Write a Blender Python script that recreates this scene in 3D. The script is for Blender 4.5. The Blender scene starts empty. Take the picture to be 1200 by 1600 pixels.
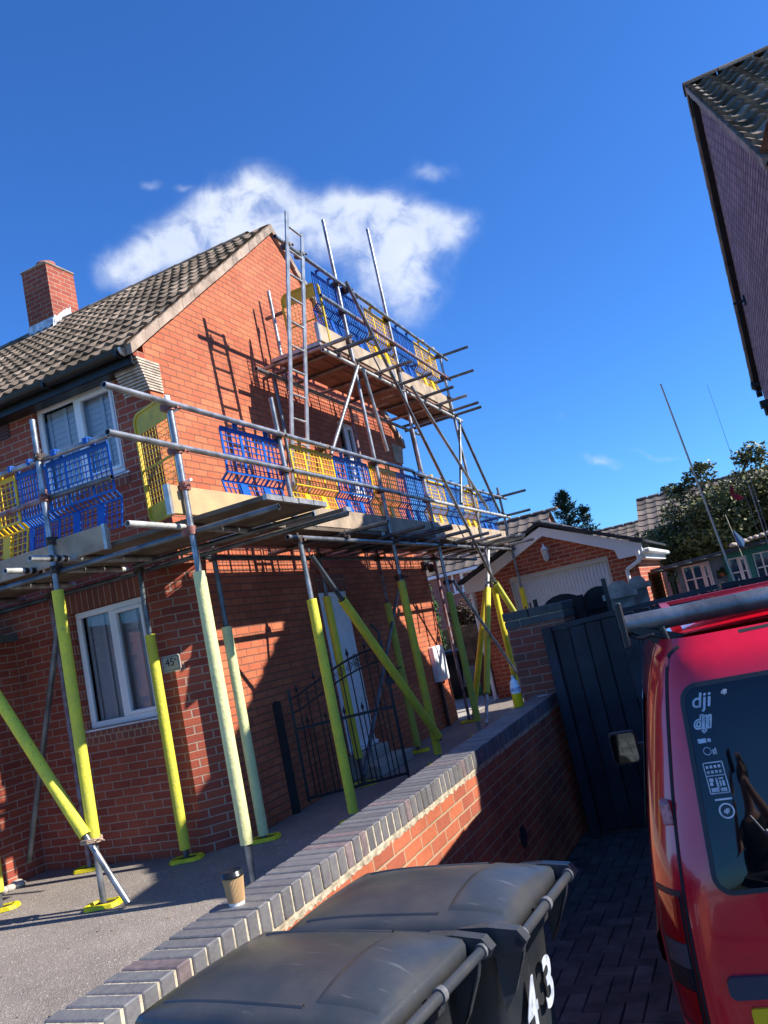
import bpy, math, random
from mathutils import Vector, Matrix
random.seed(7)
rad = math.radians
scene = bpy.context.scene
COL = scene.collection

# ------------------------------------------------------------------ mesh builder
class MB:
    def __init__(s):
        s.v = []; s.f = []; s.sm = []; s.rn = []
    def add(s, vs, fs, smooth=False, rnd=None):
        o = len(s.v); r = random.random() if rnd is None else rnd
        s.v += [tuple(p) for p in vs]; s.rn += [r] * len(vs)
        for f in fs:
            s.f.append(tuple(i + o for i in f)); s.sm.append(smooth)
        return s
    def box(s, a, b, M=None, rnd=None, bev=0.0):
        (x0, y0, z0), (x1, y1, z1) = a, b
        if bev > 0:
            e = bev; vs = []; fs = []
            xs = (x0, x1); ys = (y0, y1); zs = (z0, z1)
            def V(i, j, k, ax):
                p = [xs[i], ys[j], zs[k]]; sg = [1 - 2 * i, 1 - 2 * j, 1 - 2 * k]
                for q in range(3):
                    if q != ax: p[q] += sg[q] * e
                return p
            idx = {}
            for i in (0, 1):
                for j in (0, 1):
                    for k in (0, 1):
                        for ax in range(3):
                            idx[i, j, k, ax] = len(vs); vs.append(V(i, j, k, ax))
            for ax in range(3):
                for sd in (0, 1):
                    q = []
                    for (m, n) in ((0, 0), (1, 0), (1, 1), (0, 1)):
                        c = [m, n]; c.insert(ax, sd); q.append(idx[c[0], c[1], c[2], ax])
                    fs.append(q)
            for ax in range(3):
                o1, o2 = [q for q in range(3) if q != ax]
                for m in (0, 1):
                    for n in (0, 1):
                        c0 = [0, 0, 0]; c0[o1] = m; c0[o2] = n; c1 = list(c0); c1[ax] = 1
                        fs.append([idx[(*c0, o1)], idx[(*c1, o1)], idx[(*c1, o2)], idx[(*c0, o2)]])
            for i in (0, 1):
                for j in (0, 1):
                    for k in (0, 1): fs.append([idx[i, j, k, q] for q in range(3)])
        else:
            vs = [(x0, y0, z0), (x1, y0, z0), (x1, y1, z0), (x0, y1, z0), (x0, y0, z1), (x1, y0, z1), (x1, y1, z1), (x0, y1, z1)]
            fs = [(0, 3, 2, 1), (4, 5, 6, 7), (0, 1, 5, 4), (1, 2, 6, 5), (2, 3, 7, 6), (3, 0, 4, 7)]
        if M is not None: vs = [M @ Vector(p) for p in vs]
        return s.add(vs, fs, False, rnd)
    def tube(s, p0, p1, r, seg=12, r1=None, cap=True, hollow=False, smooth=True):
        p0 = Vector(p0); p1 = Vector(p1); d = (p1 - p0).normalized(); r1 = r if r1 is None else r1
        u = d.cross(Vector((0, 0, 1)) if abs(d.z) < .9 else Vector((1, 0, 0))).normalized(); w = d.cross(u)
        vs = []; rn = random.random()
        for (p, q) in ((p0, r), (p1, r1)):
            for i in range(seg):
                a = 2 * math.pi * i / seg; vs.append(p + (u * math.cos(a) + w * math.sin(a)) * q)
        fs = [(i, (i + 1) % seg, seg + (i + 1) % seg, seg + i) for i in range(seg)]
        s.add(vs, fs, smooth, rn)
        if hollow:
            for (p, sg) in ((p0, 1), (p1, -1)):
                ring = []
                for q in (r, r * .8):
                    for i in range(seg):
                        a = 2 * math.pi * i / seg; ring.append(p + (u * math.cos(a) + w * math.sin(a)) * q)
                for i in range(seg):
                    a = 2 * math.pi * i / seg; ring.append(p + d * sg * .12 + (u * math.cos(a) + w * math.sin(a)) * r * .8)
                fs2 = [(i, (i + 1) % seg, seg + (i + 1) % seg, seg + i) for i in range(seg)] + [(seg + i, seg + (i + 1) % seg, 2 * seg + (i + 1) % seg, 2 * seg + i) for i in range(seg)]
                fs2.append(tuple(2 * seg + i for i in range(seg)))
                s.add(ring, fs2, False, rn)
        elif cap:
            s.add(vs[:seg], [tuple(range(seg))], False, rn); s.add(vs[seg:], [tuple(range(seg))], False, rn)
        return s
    def path(s, pts, r, seg=8):
        for a, b in zip(pts[:-1], pts[1:]): s.tube(a, b, r, seg)
        return s
    def poly(s, pts, rnd=None):
        return s.add(pts, [tuple(range(len(pts)))], False, rnd)
    def prism(s, pts, off, rnd=None):
        n = len(pts); off = Vector(off); a = [Vector(p) for p in pts]; b = [p + off for p in a]
        return s.add(a + b, [tuple(range(n - 1, -1, -1)), tuple(range(n, 2 * n))] + [(i, (i + 1) % n, n + (i + 1) % n, n + i) for i in range(n)], False, rnd)
    def lathe(s, prof, c=(0, 0, 0), seg=24, smooth=True):
        vs = []; n = len(prof)
        for (r, z) in prof:
            for i in range(seg):
                a = 2 * math.pi * i / seg; vs.append((c[0] + r * math.cos(a), c[1] + r * math.sin(a), c[2] + z))
        fs = [(j * seg + i, j * seg + (i + 1) % seg, (j + 1) * seg + (i + 1) % seg, (j + 1) * seg + i) for j in range(n - 1) for i in range(seg)]
        return s.add(vs, fs, smooth)
    def grid(s, fn, us, vs_, smooth=True, rnd=None):
        P = [fn(u, v) for v in vs_ for u in us]; n = len(us)
        return s.add(P, [(j * n + i, j * n + i + 1, (j + 1) * n + i + 1, (j + 1) * n + i) for j in range(len(vs_) - 1) for i in range(n - 1)], smooth, rnd)
    def wall(s, org, du, ulen, h, holes=(), z0=0.0, depth=None, nrm=None):
        """vertical rectangular wall from org along du with rectangular holes (u0,u1,z0,z1); depth = reveal depth inward along -nrm"""
        org = Vector(org); du = Vector(du)
        us = sorted({0, ulen} | {x for q in holes for x in q[:2]}); zs = sorted({z0, h} | {x for q in holes for x in q[2:4]})
        for i in range(len(us) - 1):
            for j in range(len(zs) - 1):
                cu = (us[i] + us[i + 1]) / 2; cz = (zs[j] + zs[j + 1]) / 2
                if any(q[0] < cu < q[1] and q[2] < cz < q[3] for q in holes): continue
                s.poly([org + du * a + Vector((0, 0, z)) for a, z in ((us[i], zs[j]), (us[i + 1], zs[j]), (us[i + 1], zs[j + 1]), (us[i], zs[j + 1]))], 0)
        if depth:
            n = -Vector(nrm) * depth
            for (a, b, c, d) in holes:
                q = [org + du * x + Vector((0, 0, z)) for x, z in ((a, c), (b, c), (b, d), (a, d))]
                for i in range(4):
                    s.poly([q[i], q[(i + 1) % 4], q[(i + 1) % 4] + n, q[i] + n], 0)
        return s
    def build(s, name, mat, parent=None, loc=None, merge=False):
        me = bpy.data.meshes.new(name); me.from_pydata(s.v, [], s.f)
        uv = me.uv_layers.new(name='UVMap'); at = me.attributes.new('rnd', 'FLOAT', 'POINT')
        at.data.foreach_set('value', s.rn)
        me.polygons.foreach_set('use_smooth', s.sm)
        data = []
        for p in me.polygons:
            n = p.normal; ax, ay, az = abs(n.x), abs(n.y), abs(n.z)
            for li in p.loop_indices:
                c = me.vertices[me.loops[li].vertex_index].co
                if az > .9: data += [c.x, c.y]
                elif ax > ay: data += [c.y, c.z]
                else: data += [c.x, c.z]
        uv.data.foreach_set('uv', data)
        if merge:
            import bmesh
            bm = bmesh.new(); bm.from_mesh(me); bmesh.ops.remove_doubles(bm, verts=bm.verts, dist=.0008)
            bmesh.ops.recalc_face_normals(bm, faces=bm.faces); bm.to_mesh(me); bm.free()
        me.materials.append(mat); me.update()
        o = bpy.data.objects.new(name, me); COL.objects.link(o)
        if parent is not None: o.parent = parent
        if loc is not None: o.location = loc
        return o

def tag(o, label=None, cat=None, group=None, kind=None):
    if label: o['label'] = label
    if cat: o['category'] = cat
    if group: o['group'] = group
    if kind: o['kind'] = kind
    return o
def empty(name, label, cat, loc=(0, 0, 0), rz=0, group=None):
    o = bpy.data.objects.new(name, None); COL.objects.link(o); o.empty_display_size = .1
    o.location = loc; o.rotation_euler = (0, 0, rz); return tag(o, label, cat, group)
KIDS = {}
def copy_tree(o, parent=None, swap=None):
    c = o.copy(); COL.objects.link(c); c.parent = parent
    if swap and c.data is not None:
        k = (o.data.name, swap.name)
        if k not in KIDS:
            d = o.data.copy(); d.materials[0] = swap; KIDS[k] = d
        c.data = KIDS[k]
    for ch in [x for x in COL.objects if x.parent == o]: copy_tree(ch, c, swap)
    return c

# ------------------------------------------------------------------ materials
def nt(m):
    m.use_nodes = True; t = m.node_tree; return t, t.nodes, t.links, t.nodes.get('Principled BSDF')
def mat(name, col, rough=.6, metal=0., var=.0, vscale=8., bump=0., bscale=40., coat=0., col2=None, rnd=0., spec=.5, trans=0., alpha=1.):
    m = bpy.data.materials.new(name); t, N, L, B = nt(m)
    B.inputs['Roughness'].default_value = rough; B.inputs['Metallic'].default_value = metal
    B.inputs['Coat Weight'].default_value = coat; B.inputs['Coat Roughness'].default_value = .05
    B.inputs['Specular IOR Level'].default_value = spec; B.inputs['Transmission Weight'].default_value = trans
    c = (*col, 1); B.inputs['Base Color'].default_value = c
    src = None
    tc = N.new('ShaderNodeTexCoord')
    if var > 0 or col2:
        no = N.new('ShaderNodeTexNoise'); no.inputs['Scale'].default_value = vscale; no.inputs['Detail'].default_value = 6
        L.new(tc.outputs['Object'], no.inputs['Vector'])
        mx = N.new('ShaderNodeMix'); mx.data_type = 'RGBA'
        c2 = col2 or tuple(x * (1 - var) for x in col); c1 = col if col2 else tuple(min(1, x * (1 + var * .6)) for x in col)
        mx.inputs[6].default_value = (*c1, 1); mx.inputs[7].default_value = (*c2, 1)
        rp = N.new('ShaderNodeMapRange'); rp.inputs[1].default_value = .35; rp.inputs[2].default_value = .65
        L.new(no.outputs['Fac'], rp.inputs[0]); L.new(rp.outputs[0], mx.inputs[0]); src = mx.outputs[2]
    if rnd > 0:
        a = N.new('ShaderNodeAttribute'); a.attribute_name = 'rnd'
        hs = N.new('ShaderNodeHueSaturation'); mr = N.new('ShaderNodeMapRange')
        mr.inputs[3].default_value = 1 - rnd; mr.inputs[4].default_value = 1 + rnd
        L.new(a.outputs['Fac'], mr.inputs[0]); L.new(mr.outputs[0], hs.inputs['Value'])
        if src: L.new(src, hs.inputs['Color'])
        else: hs.inputs['Color'].default_value = c
        src = hs.outputs[0]
    if src: L.new(src, B.inputs['Base Color'])
    if bump > 0:
        n2 = N.new('ShaderNodeTexNoise'); n2.inputs['Scale'].default_value = bscale; n2.inputs['Detail'].default_value = 5
        L.new(tc.outputs['Object'], n2.inputs['Vector'])
        b = N.new('ShaderNodeBump'); b.inputs['Strength'].default_value = bump; b.inputs['Distance'].default_value = .01
        L.new(n2.outputs['Fac'], b.inputs['Height']); L.new(b.outputs[0], B.inputs['Normal'])
    return m
def brick(name, c1, c2, mortar, bw=.225, rh=.075, ms=.006, noise=.35, bump=.5, spec=.3, blend=.0):
    m = bpy.data.materials.new(name); t, N, L, B = nt(m); B.inputs['Roughness'].default_value = .85; B.inputs['Specular IOR Level'].default_value = spec
    uv = N.new('ShaderNodeUVMap'); uv.uv_map = 'UVMap'
    # slight wobble so the joints are not ruler-straight
    tc = N.new('ShaderNodeTexCoord')
    wn = N.new('ShaderNodeTexNoise'); wn.inputs['Scale'].default_value = 9; L.new(uv.outputs[0], wn.inputs['Vector'])
    sc = N.new('ShaderNodeVectorMath'); sc.operation = 'MULTIPLY_ADD'; sc.inputs[1].default_value = (.007, .007, 0)
    L.new(wn.outputs['Color'], sc.inputs[0]); L.new(uv.outputs[0], sc.inputs[2])
    b = N.new('ShaderNodeTexBrick'); b.inputs['Scale'].default_value = 1; b.inputs['Brick Width'].default_value = bw; b.inputs['Row Height'].default_value = rh
    b.inputs['Mortar Size'].default_value = ms; b.inputs['Mortar Smooth'].default_value = .35; b.inputs['Bias'].default_value = 0
    b.inputs['Color1'].default_value = (*c1, 1); b.inputs['Color2'].default_value = (*c2, 1); b.inputs['Mortar'].default_value = (*mortar, 1)
    L.new(sc.outputs[0], b.inputs['Vector'])
    n1 = N.new('ShaderNodeTexNoise'); n1.inputs['Scale'].default_value = 1.3; n1.inputs['Detail'].default_value = 8; n1.inputs['Roughness'].default_value = .65
    L.new(tc.outputs['Object'], n1.inputs['Vector'])
    n2 = N.new('ShaderNodeTexNoise'); n2.inputs['Scale'].default_value = 60; n2.inputs['Detail'].default_value = 4; L.new(tc.outputs['Object'], n2.inputs['Vector'])
    ad = N.new('ShaderNodeMath'); ad.operation = 'ADD'; L.new(n1.outputs['Fac'], ad.inputs[0])
    ml = N.new('ShaderNodeMath'); ml.operation = 'MULTIPLY'; ml.inputs[1].default_value = .45; L.new(n2.outputs['Fac'], ml.inputs[0]); L.new(ml.outputs[0], ad.inputs[1])
    mr = N.new('ShaderNodeMapRange'); mr.inputs[1].default_value = .4; mr.inputs[2].default_value = 1.05; mr.inputs[3].default_value = 1 - noise; mr.inputs[4].default_value = 1 + noise
    L.new(ad.outputs[0], mr.inputs[0])
    hs = N.new('ShaderNodeHueSaturation'); L.new(mr.outputs[0], hs.inputs['Value']); L.new(b.outputs['Color'], hs.inputs['Color'])
    L.new(hs.outputs[0], B.inputs['Base Color'])
    bm = N.new('ShaderNodeBump'); bm.inputs['Strength'].default_value = bump; bm.inputs['Distance'].default_value = .012; bm.invert = True
    sm = N.new('ShaderNodeMath'); sm.operation = 'MULTIPLY_ADD'; sm.inputs[1].default_value = -.25; L.new(n2.outputs['Fac'], sm.inputs[0]); L.new(b.outputs['Fac'], sm.inputs[2])
    L.new(sm.outputs[0], bm.inputs['Height']); L.new(bm.outputs[0], B.inputs['Normal'])
    return m
def glass(name, tint=(.02, .025, .03), ior=1.5, rough=.02, clear=.6):
    m = bpy.data.materials.new(name); t, N, L, B = nt(m)
    tr = N.new('ShaderNodeBsdfTransparent'); tr.inputs[0].default_value = (clear, clear, clear * 1.03, 1)
    gl = N.new('ShaderNodeBsdfGlossy'); gl.inputs['Roughness'].default_value = rough
    fr = N.new('ShaderNodeFresnel'); fr.inputs['IOR'].default_value = ior
    mx = N.new('ShaderNodeMixShader'); L.new(fr.outputs[0], mx.inputs[0]); L.new(tr.outputs[0], mx.inputs[1]); L.new(gl.outputs[0], mx.inputs[2])
    L.new(mx.outputs[0], N.get('Material Output').inputs[0]); return m

M = {}
M['brick'] = brick('house_brick', (.53, .155, .070), (.43, .110, .052), (.23, .095, .058), noise=.42, bump=.6, ms=.0085)  # dark mortar tone puts the shade of raked joints into the colour
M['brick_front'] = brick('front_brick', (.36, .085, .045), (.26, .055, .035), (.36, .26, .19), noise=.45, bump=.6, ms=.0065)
M['brick_wall'] = brick('boundary_brick', (.45, .13, .06), (.30, .085, .05), (.38, .26, .16), noise=.4, bump=.6, ms=.007)
M['brick_pillar'] = brick('pillar_brick', (.28, .075, .05), (.15, .085, .065), (.30, .22, .18), noise=.35, bump=.7, ms=.007)
M['brick_right'] = brick('mauve_brick', (.42, .26, .26), (.28, .16, .17), (.075, .05, .055), noise=.35, bump=1., ms=.012)
M['brick_garage'] = brick('garage_brick', (.42, .10, .055), (.28, .06, .04), (.45, .3, .2), noise=.3, ms=.008)
M['brick_far'] = brick('far_brick', (.30, .13, .11), (.22, .09, .08), (.3, .22, .18), noise=.3, ms=.008)
M['soldier'] = brick('soldier_brick', (.30, .10, .055), (.20, .065, .045), (.40, .28, .2), bw=.075, rh=.30, noise=.3)
M['tile'] = mat('roof_tile', (.215, .165, .12), 1.0, spec=.15, var=.5, vscale=2.2, bump=.6, bscale=50, rnd=.32)
M['tile_old'] = mat('worn_tile', (.19, .155, .12), 1.0, spec=.05, var=.5, vscale=5, bump=.7, bscale=40, rnd=.35)
M['tile_dark'] = mat('dark_roof_tile', (.035, .038, .045), .7, var=.3, vscale=6, bump=.4, rnd=.25)
M['tile_far'] = mat('far_roof_tile', (.16, .125, .10), .9, var=.3, vscale=2, rnd=.25)
M['verge'] = mat('verge_mortar', (.36, .27, .20), .9, var=.35, vscale=6, bump=.8, bscale=35)
M['black_plastic'] = mat('black_plastic', (.012, .012, .013), .4, var=.2, bump=.05)
M['black_iron'] = mat('black_iron', (.012, .012, .014), .45, bump=.15, bscale=80)
M['upvc'] = mat('white_upvc', (.86, .86, .86), .35, var=.05, vscale=3)
M['blind'] = mat('white_blind', (.85, .87, .90), .6)
M['blind_grey'] = mat('grey_blind', (.62, .60, .60), .6)
M['dark'] = mat('dark_room', (.02, .02, .022), .9)
M['glass'] = glass('window_glass', clear=.92, ior=1.7)
M['lead'] = mat('lead_flashing', (.62, .63, .66), .45, metal=.3, var=.4, vscale=14, bump=.5, bscale=20)
M['stone'] = mat('corbel_stone', (.52, .44, .34), .9, var=.3, vscale=12, bump=.6)
M['groove'] = mat('corbel_joint', (.24, .15, .10), .95, var=.2)
M['pot'] = mat('chimney_pot', (.36, .12, .07), .85, var=.3, vscale=10, bump=.3)
M['galv'] = mat('galvanised_tube', (.33, .34, .35), .42, metal=.75, var=.45, vscale=7, bump=.15, bscale=60, rnd=.2)
M['galv_pale'] = mat('pale_tube', (.55, .54, .50), .55, metal=.4, var=.35, vscale=9, bump=.15)
M['galv_dark'] = mat('dark_tube', (.14, .16, .175), .45, metal=.7, var=.4, vscale=7, bump=.15)
M['rust'] = mat('painted_tube', (.19, .075, .085), .6, metal=.25, var=.5, vscale=12, col2=(.30, .26, .27), bump=.2)
M['coupler'] = mat('coupler_steel', (.10, .075, .065), .6, metal=.6, var=.5, vscale=25, bump=.3)
M['coupler_red'] = mat('coupler_red', (.30, .12, .09), .65, metal=.3, var=.5, vscale=25, bump=.3)
M['foam'] = mat('yellow_foam_sleeve', (.72, .66, .05), .78, var=.3, vscale=7, bump=.5, bscale=30, rnd=.08, col2=(.58, .55, .06))
M['foam_pale'] = mat('pale_foam_sleeve', (.76, .74, .34), .8, var=.2, vscale=6, bump=.5, bscale=30, col2=(.66, .66, .30))
M['foam_olive'] = mat('olive_foam_sleeve', (.50, .52, .08), .8, var=.15, vscale=5, bump=.2, bscale=90)
M['foam_gold'] = mat('gold_foam_sleeve', (.74, .62, .03), .75, var=.12, vscale=5, bump=.2)
M['pad'] = mat('yellow_base_pad', (.74, .62, .012), .6, var=.25, vscale=15, bump=.2)
M['board'] = mat('scaffold_board', (.20, .16, .12), .9, var=.4, vscale=4, bump=.4, bscale=50, rnd=.22, col2=(.11, .08, .055))
M['board_new'] = mat('pale_board', (.52, .36, .17), .8, var=.3, vscale=5, col2=(.40, .28, .15), bump=.3)
M['board_red'] = mat('stained_board', (.27, .15, .10), .85, var=.3, vscale=5, bump=.3, rnd=.25)
M['toe'] = mat('toe_board', (.42, .32, .22), .85, var=.3, vscale=5, bump=.3, rnd=.12)
M['blue'] = mat('blue_plastic', (.008, .10, .44), .4, var=.15, vscale=6, spec=.5)
M['yellow'] = mat('yellow_plastic', (.80, .50, .008), .4, var=.12, vscale=6)
M['yellow_gate'] = mat('yellow_painted_steel', (.62, .43, .02), .5, var=.2, vscale=8, bump=.1)
M['alu'] = mat('ladder_aluminium', (.50, .49, .46), .45, metal=.7, var=.3, vscale=10)
M['eng'] = mat('blue_engineering_brick', (.16, .158, .155), .5, var=.28, vscale=22, bump=.35, bscale=60, rnd=.16, col2=(.13, .122, .13), spec=.5)
M['eng_red'] = mat('purple_engineering_brick', (.19, .145, .145), .55, var=.25, vscale=22, bump=.35, rnd=.2)
M['mortar'] = mat('pale_mortar', (.50, .43, .31), .95, var=.35, vscale=20, bump=.9, bscale=45)
M['eng_top'] = mat('dark_green_brick', (.05, .062, .068), .6, var=.3, vscale=18, bump=.3, rnd=.25)
M['gate_wood'] = mat('dark_stained_timber', (.020, .025, .034), .7, var=.4, vscale=5, bump=.35, bscale=30, rnd=.3)
M['old_wood'] = mat('weathered_timber', (.46, .41, .34), .9, var=.45, vscale=6, bump=.4, rnd=.2)
M['black_wood'] = mat('blackened_timber', (.018, .017, .018), .85, var=.4, vscale=6, bump=.4)
M['fence_wood'] = mat('fence_timber', (.38, .22, .10), .85, var=.35, vscale=6, bump=.3, rnd=.25)
M['bin'] = mat('grey_bin_plastic', (.034, .040, .048), .27, var=.28, vscale=7, bump=.12, bscale=220, col2=(.058, .058, .058), spec=.5)
def scuff(m, sc=(3, 60, 3), lo=.62, hi=.72, col=(.16, .165, .17)):
    t, N, L, B = nt(m); tc = N.new('ShaderNodeTexCoord'); mp = N.new('ShaderNodeMapping'); mp.inputs['Scale'].default_value = sc; mp.inputs['Rotation'].default_value = (0, 0, .6)
    no = N.new('ShaderNodeTexNoise'); no.inputs['Scale'].default_value = 4; no.inputs['Detail'].default_value = 8; L.new(tc.outputs['Object'], mp.inputs[0]); L.new(mp.outputs[0], no.inputs['Vector'])
    mr = N.new('ShaderNodeMapRange'); mr.inputs[1].default_value = lo; mr.inputs[2].default_value = hi; L.new(no.outputs['Fac'], mr.inputs[0])
    mx = N.new('ShaderNodeMix'); mx.data_type = 'RGBA'; mx.inputs[7].default_value = (*col, 1); L.new(mr.outputs[0], mx.inputs[0])
    bc = B.inputs['Base Color']
    if bc.is_linked: L.new(bc.links[0].from_socket, mx.inputs[6])
    else: mx.inputs[6].default_value = bc.default_value
    L.new(mx.outputs[2], bc)
scuff(M['bin'], (2, 18, 2), .66, .80, (.10, .105, .11)); scuff(M['foam'], (20, 20, 6), .60, .70, (.34, .34, .10)); scuff(M['foam_pale'], (20, 20, 6), .60, .70, (.40, .42, .22)); scuff(M['foam_olive'], (20, 20, 6), .60, .70, (.28, .30, .08))
M['bin_black'] = mat('black_bin_plastic', (.012, .012, .014), .4, var=.2, bump=.1)
M['bin_rim'] = mat('worn_rim', (.13, .13, .135), .4, var=.5, vscale=40)
M['decal'] = mat('white_decal', (.48, .52, .58), .5, var=.3, vscale=35)
M['paint'] = mat('red_car_paint', (.74, .006, .024), .2, var=.05, vscale=30, coat=1., spec=.6)
M['car_glass'] = mat('dark_car_glass', (.003, .004, .006), .02, spec=.55, coat=.15)
M['car_black'] = mat('car_trim', (.02, .022, .028), .45, bump=.15, bscale=150)
M['bumper'] = mat('bumper_plastic', (.035, .045, .07), .4, bump=.1, bscale=150)
M['lamp_red'] = mat('red_lens', (.35, .004, .008), .08, spec=.8, coat=1)
M['lamp_dark'] = mat('smoked_lens', (.03, .025, .03), .08, spec=.8, coat=1)
M['lamp_clear'] = mat('ribbed_lens', (.10, .09, .11), .1, spec=.8, coat=1)
M['plate'] = mat('yellow_plate', (.80, .55, .01), .4)
M['mirror'] = mat('mirror_glass', (.35, .40, .38), .03, metal=1)
M['hinge_pink'] = mat('faded_hinge', (.60, .22, .22), .5, var=.4, vscale=60)
M['rubber'] = mat('tyre_rubber', (.015, .015, .015), .85, bump=.2)
M['cup'] = mat('kraft_card', (.50, .31, .14), .8, var=.1)
M['cup_lid'] = mat('black_lid', (.012, .012, .013), .3)
M['cup_white'] = mat('white_card', (.75, .72, .66), .7)
M['juice'] = mat('yellow_drink', (.72, .52, .01), .15, spec=.6)
M['pet'] = mat('clear_bottle', (.72, .80, .84), .1, spec=.6)
M['label_blue'] = mat('blue_label', (.03, .12, .45), .4, col2=(.7, .72, .75), vscale=45)
M['skin'] = mat('skin', (.42, .24, .17), .55)
M['shirt'] = mat('black_shirt', (.012, .013, .016), .85)
M['trousers'] = mat('dark_trousers', (.03, .035, .05), .85)
M['hair'] = mat('dark_hair', (.012, .009, .007), .6)
M['phone'] = mat('phone_case', (.01, .01, .012), .3)
M['summer'] = mat('grey_shed_paint', (.13, .21, .26), .75, var=.25, vscale=4, bump=.2)
M['teal'] = mat('teal_paint', (.03, .22, .19), .5, var=.15)
M['felt'] = mat('roof_felt', (.10, .115, .125), .95, var=.3, bump=.5)
M['fibre'] = mat('pale_pole', (.70, .66, .50), .5)
M['flag_red'] = mat('red_flag', (.50, .05, .06), .8)
M['flag_blue'] = mat('blue_flag', (.20, .38, .62), .8)
M['lawn'] = mat('artificial_turf', (.06, .26, .02), .9, var=.3, vscale=30, bump=.8, bscale=200)
M['leaf_dark'] = mat('dark_leaf', (.016, .036, .018), .7, rnd=.6)
M['leaf'] = mat('olive_leaf', (.15, .155, .05), .55, rnd=.65)
M['leaf_mix'] = mat('reddish_leaf', (.085, .085, .03), .5, rnd=.7, col2=(.16, .07, .04), vscale=6)
M['leaf_green'] = mat('green_leaf', (.03, .085, .012), .6, rnd=.6)
M['bark'] = mat('bark', (.09, .065, .045), .95, var=.4, bump=.8)
M['garage_door'] = mat('garage_door_paint', (.66, .66, .70), .45, var=.05)
M['concrete'] = mat('pale_concrete', (.42, .38, .32), .9, var=.2, vscale=3, bump=.3)
M['lamp_glass'] = mat('frosted_glass', (.5, .5, .46), .3)
M['terracotta'] = mat('brown_panel', (.11, .05, .035), .7)
M['tarmac'] = None
def tarmac():
    m = bpy.data.materials.new('tarmac'); t, N, L, B = nt(m); B.inputs['Roughness'].default_value = .9
    tc = N.new('ShaderNodeTexCoord')
    v = N.new('ShaderNodeTexVoronoi'); v.inputs['Scale'].default_value = 110; L.new(tc.outputs['Object'], v.inputs['Vector'])
    n = N.new('ShaderNodeTexNoise'); n.inputs['Scale'].default_value = 1.6; n.inputs['Detail'].default_value = 9; n.inputs['Roughness'].default_value = .7; L.new(tc.outputs['Object'], n.inputs['Vector'])
    n3 = N.new('ShaderNodeTexNoise'); n3.inputs['Scale'].default_value = 45; n3.inputs['Detail'].default_value = 6; L.new(tc.outputs['Object'], n3.inputs['Vector'])
    cr = N.new('ShaderNodeValToRGB'); cr.color_ramp.elements[0].color = (.055, .05, .046, 1); cr.color_ramp.elements[1].color = (.38, .32, .27, 1)
    sp = N.new('ShaderNodeSeparateColor'); L.new(v.outputs['Color'], sp.inputs[0])
    a = N.new('ShaderNodeMath'); a.operation = 'MULTIPLY_ADD'; a.inputs[1].default_value = .32; L.new(sp.outputs[0], a.inputs[0]); 
    b = N.new('ShaderNodeMath'); b.operation = 'MULTIPLY'; b.inputs[1].default_value = .85; L.new(n.outputs['Fac'], b.inputs[0]); L.new(b.outputs[0], a.inputs[2])
    L.new(a.outputs[0], cr.inputs[0]); 
    # pale chippings
    gt = N.new('ShaderNodeMath'); gt.operation = 'GREATER_THAN'; gt.inputs[1].default_value = .975; L.new(sp.outputs[1], gt.inputs[0])
    mx = N.new('ShaderNodeMix'); mx.data_type = 'RGBA'; mx.inputs[7].default_value = (.50, .45, .38, 1); L.new(gt.outputs[0], mx.inputs[0]); L.new(cr.outputs[0], mx.inputs[6])
    L.new(mx.outputs[2], B.inputs['Base Color'])
    bm = N.new('ShaderNodeBump'); bm.inputs['Strength'].default_value = .8; bm.inputs['Distance'].default_value = .006
    L.new(v.outputs['Distance'], bm.inputs['Height']); L.new(bm.outputs[0], B.inputs['Normal']); return m
M['tarmac'] = tarmac()
M['paver'] = mat('charcoal_paver', (.075, .072, .07), .85, var=.35, vscale=9, bump=.4, bscale=90, rnd=.3)
M['joint'] = mat('paver_joint', (.03, .028, .025), .95)
M['soil'] = mat('ground_grass', (.07, .09, .035), .95, var=.4, vscale=1.5, bump=.5, bscale=12)

def text_obj(name, body, size, mtl, parent, M4, extrude=.001, offset=0., bold=False):
    cu = bpy.data.curves.new(name, 'FONT'); cu.body = body; cu.size = size; cu.extrude = extrude; cu.align_x = 'CENTER'; cu.align_y = 'CENTER'; cu.offset = offset
    o = bpy.data.objects.new(name, cu); COL.objects.link(o)
    dg = bpy.context.evaluated_depsgraph_get(); me = bpy.data.meshes.new_from_object(o.evaluated_get(dg))
    bpy.data.objects.remove(o); me.materials.clear(); me.materials.append(mtl); me.transform(M4)
    r = bpy.data.objects.new(name, me); COL.objects.link(r); r.parent = parent; return r

# ------------------------------------------------------------------ ground
mb = MB(); mb.box((-260, -60, -1.2), (260, 400, -.56)); tag(mb.build('ground', M['soil']), kind='structure')
mb = MB(); mb.box((-40, -8, -.6), (-2.0, 40, 0)); tag(mb.build('tarmac_driveway', M['tarmac']), kind='structure')
def dz(y): return -.25 - .035 * y
mb = MB(); mb.add([(-1.9, -4, dz(-4) - .01), (9, -4, dz(-4) - .01), (9, 7.3, dz(7.3) - .01), (-1.9, 7.3, dz(7.3) - .01)], [(0, 1, 2, 3)]); tag(mb.build('driveway_bedding', M['joint']), kind='structure')
mb = MB(); g = .003; u = .1
Rt = Matrix.Rotation(-math.atan(.035), 4, 'X')
for i in range(-18, 18):
    for j in range(4, 73):
        s_ = (i - j) % 4
        if s_ == 0: x0, x1, y0, y1 = i * u, (i + 2) * u, j * u, (j + 1) * u
        elif s_ == 3: x0, x1, y0, y1 = i * u, (i + 1) * u, j * u, (j + 2) * u
        else: continue
        zc = dz((y0 + y1) / 2) + random.uniform(-.0015, .0015)
        mb.box((x0 + g, y0 + g, zc - .05), (x1 - g, y1 - g, zc), bev=.004)
tag(mb.build('driveway_paving', M['paver']), kind='structure')
mb = MB()
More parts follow.
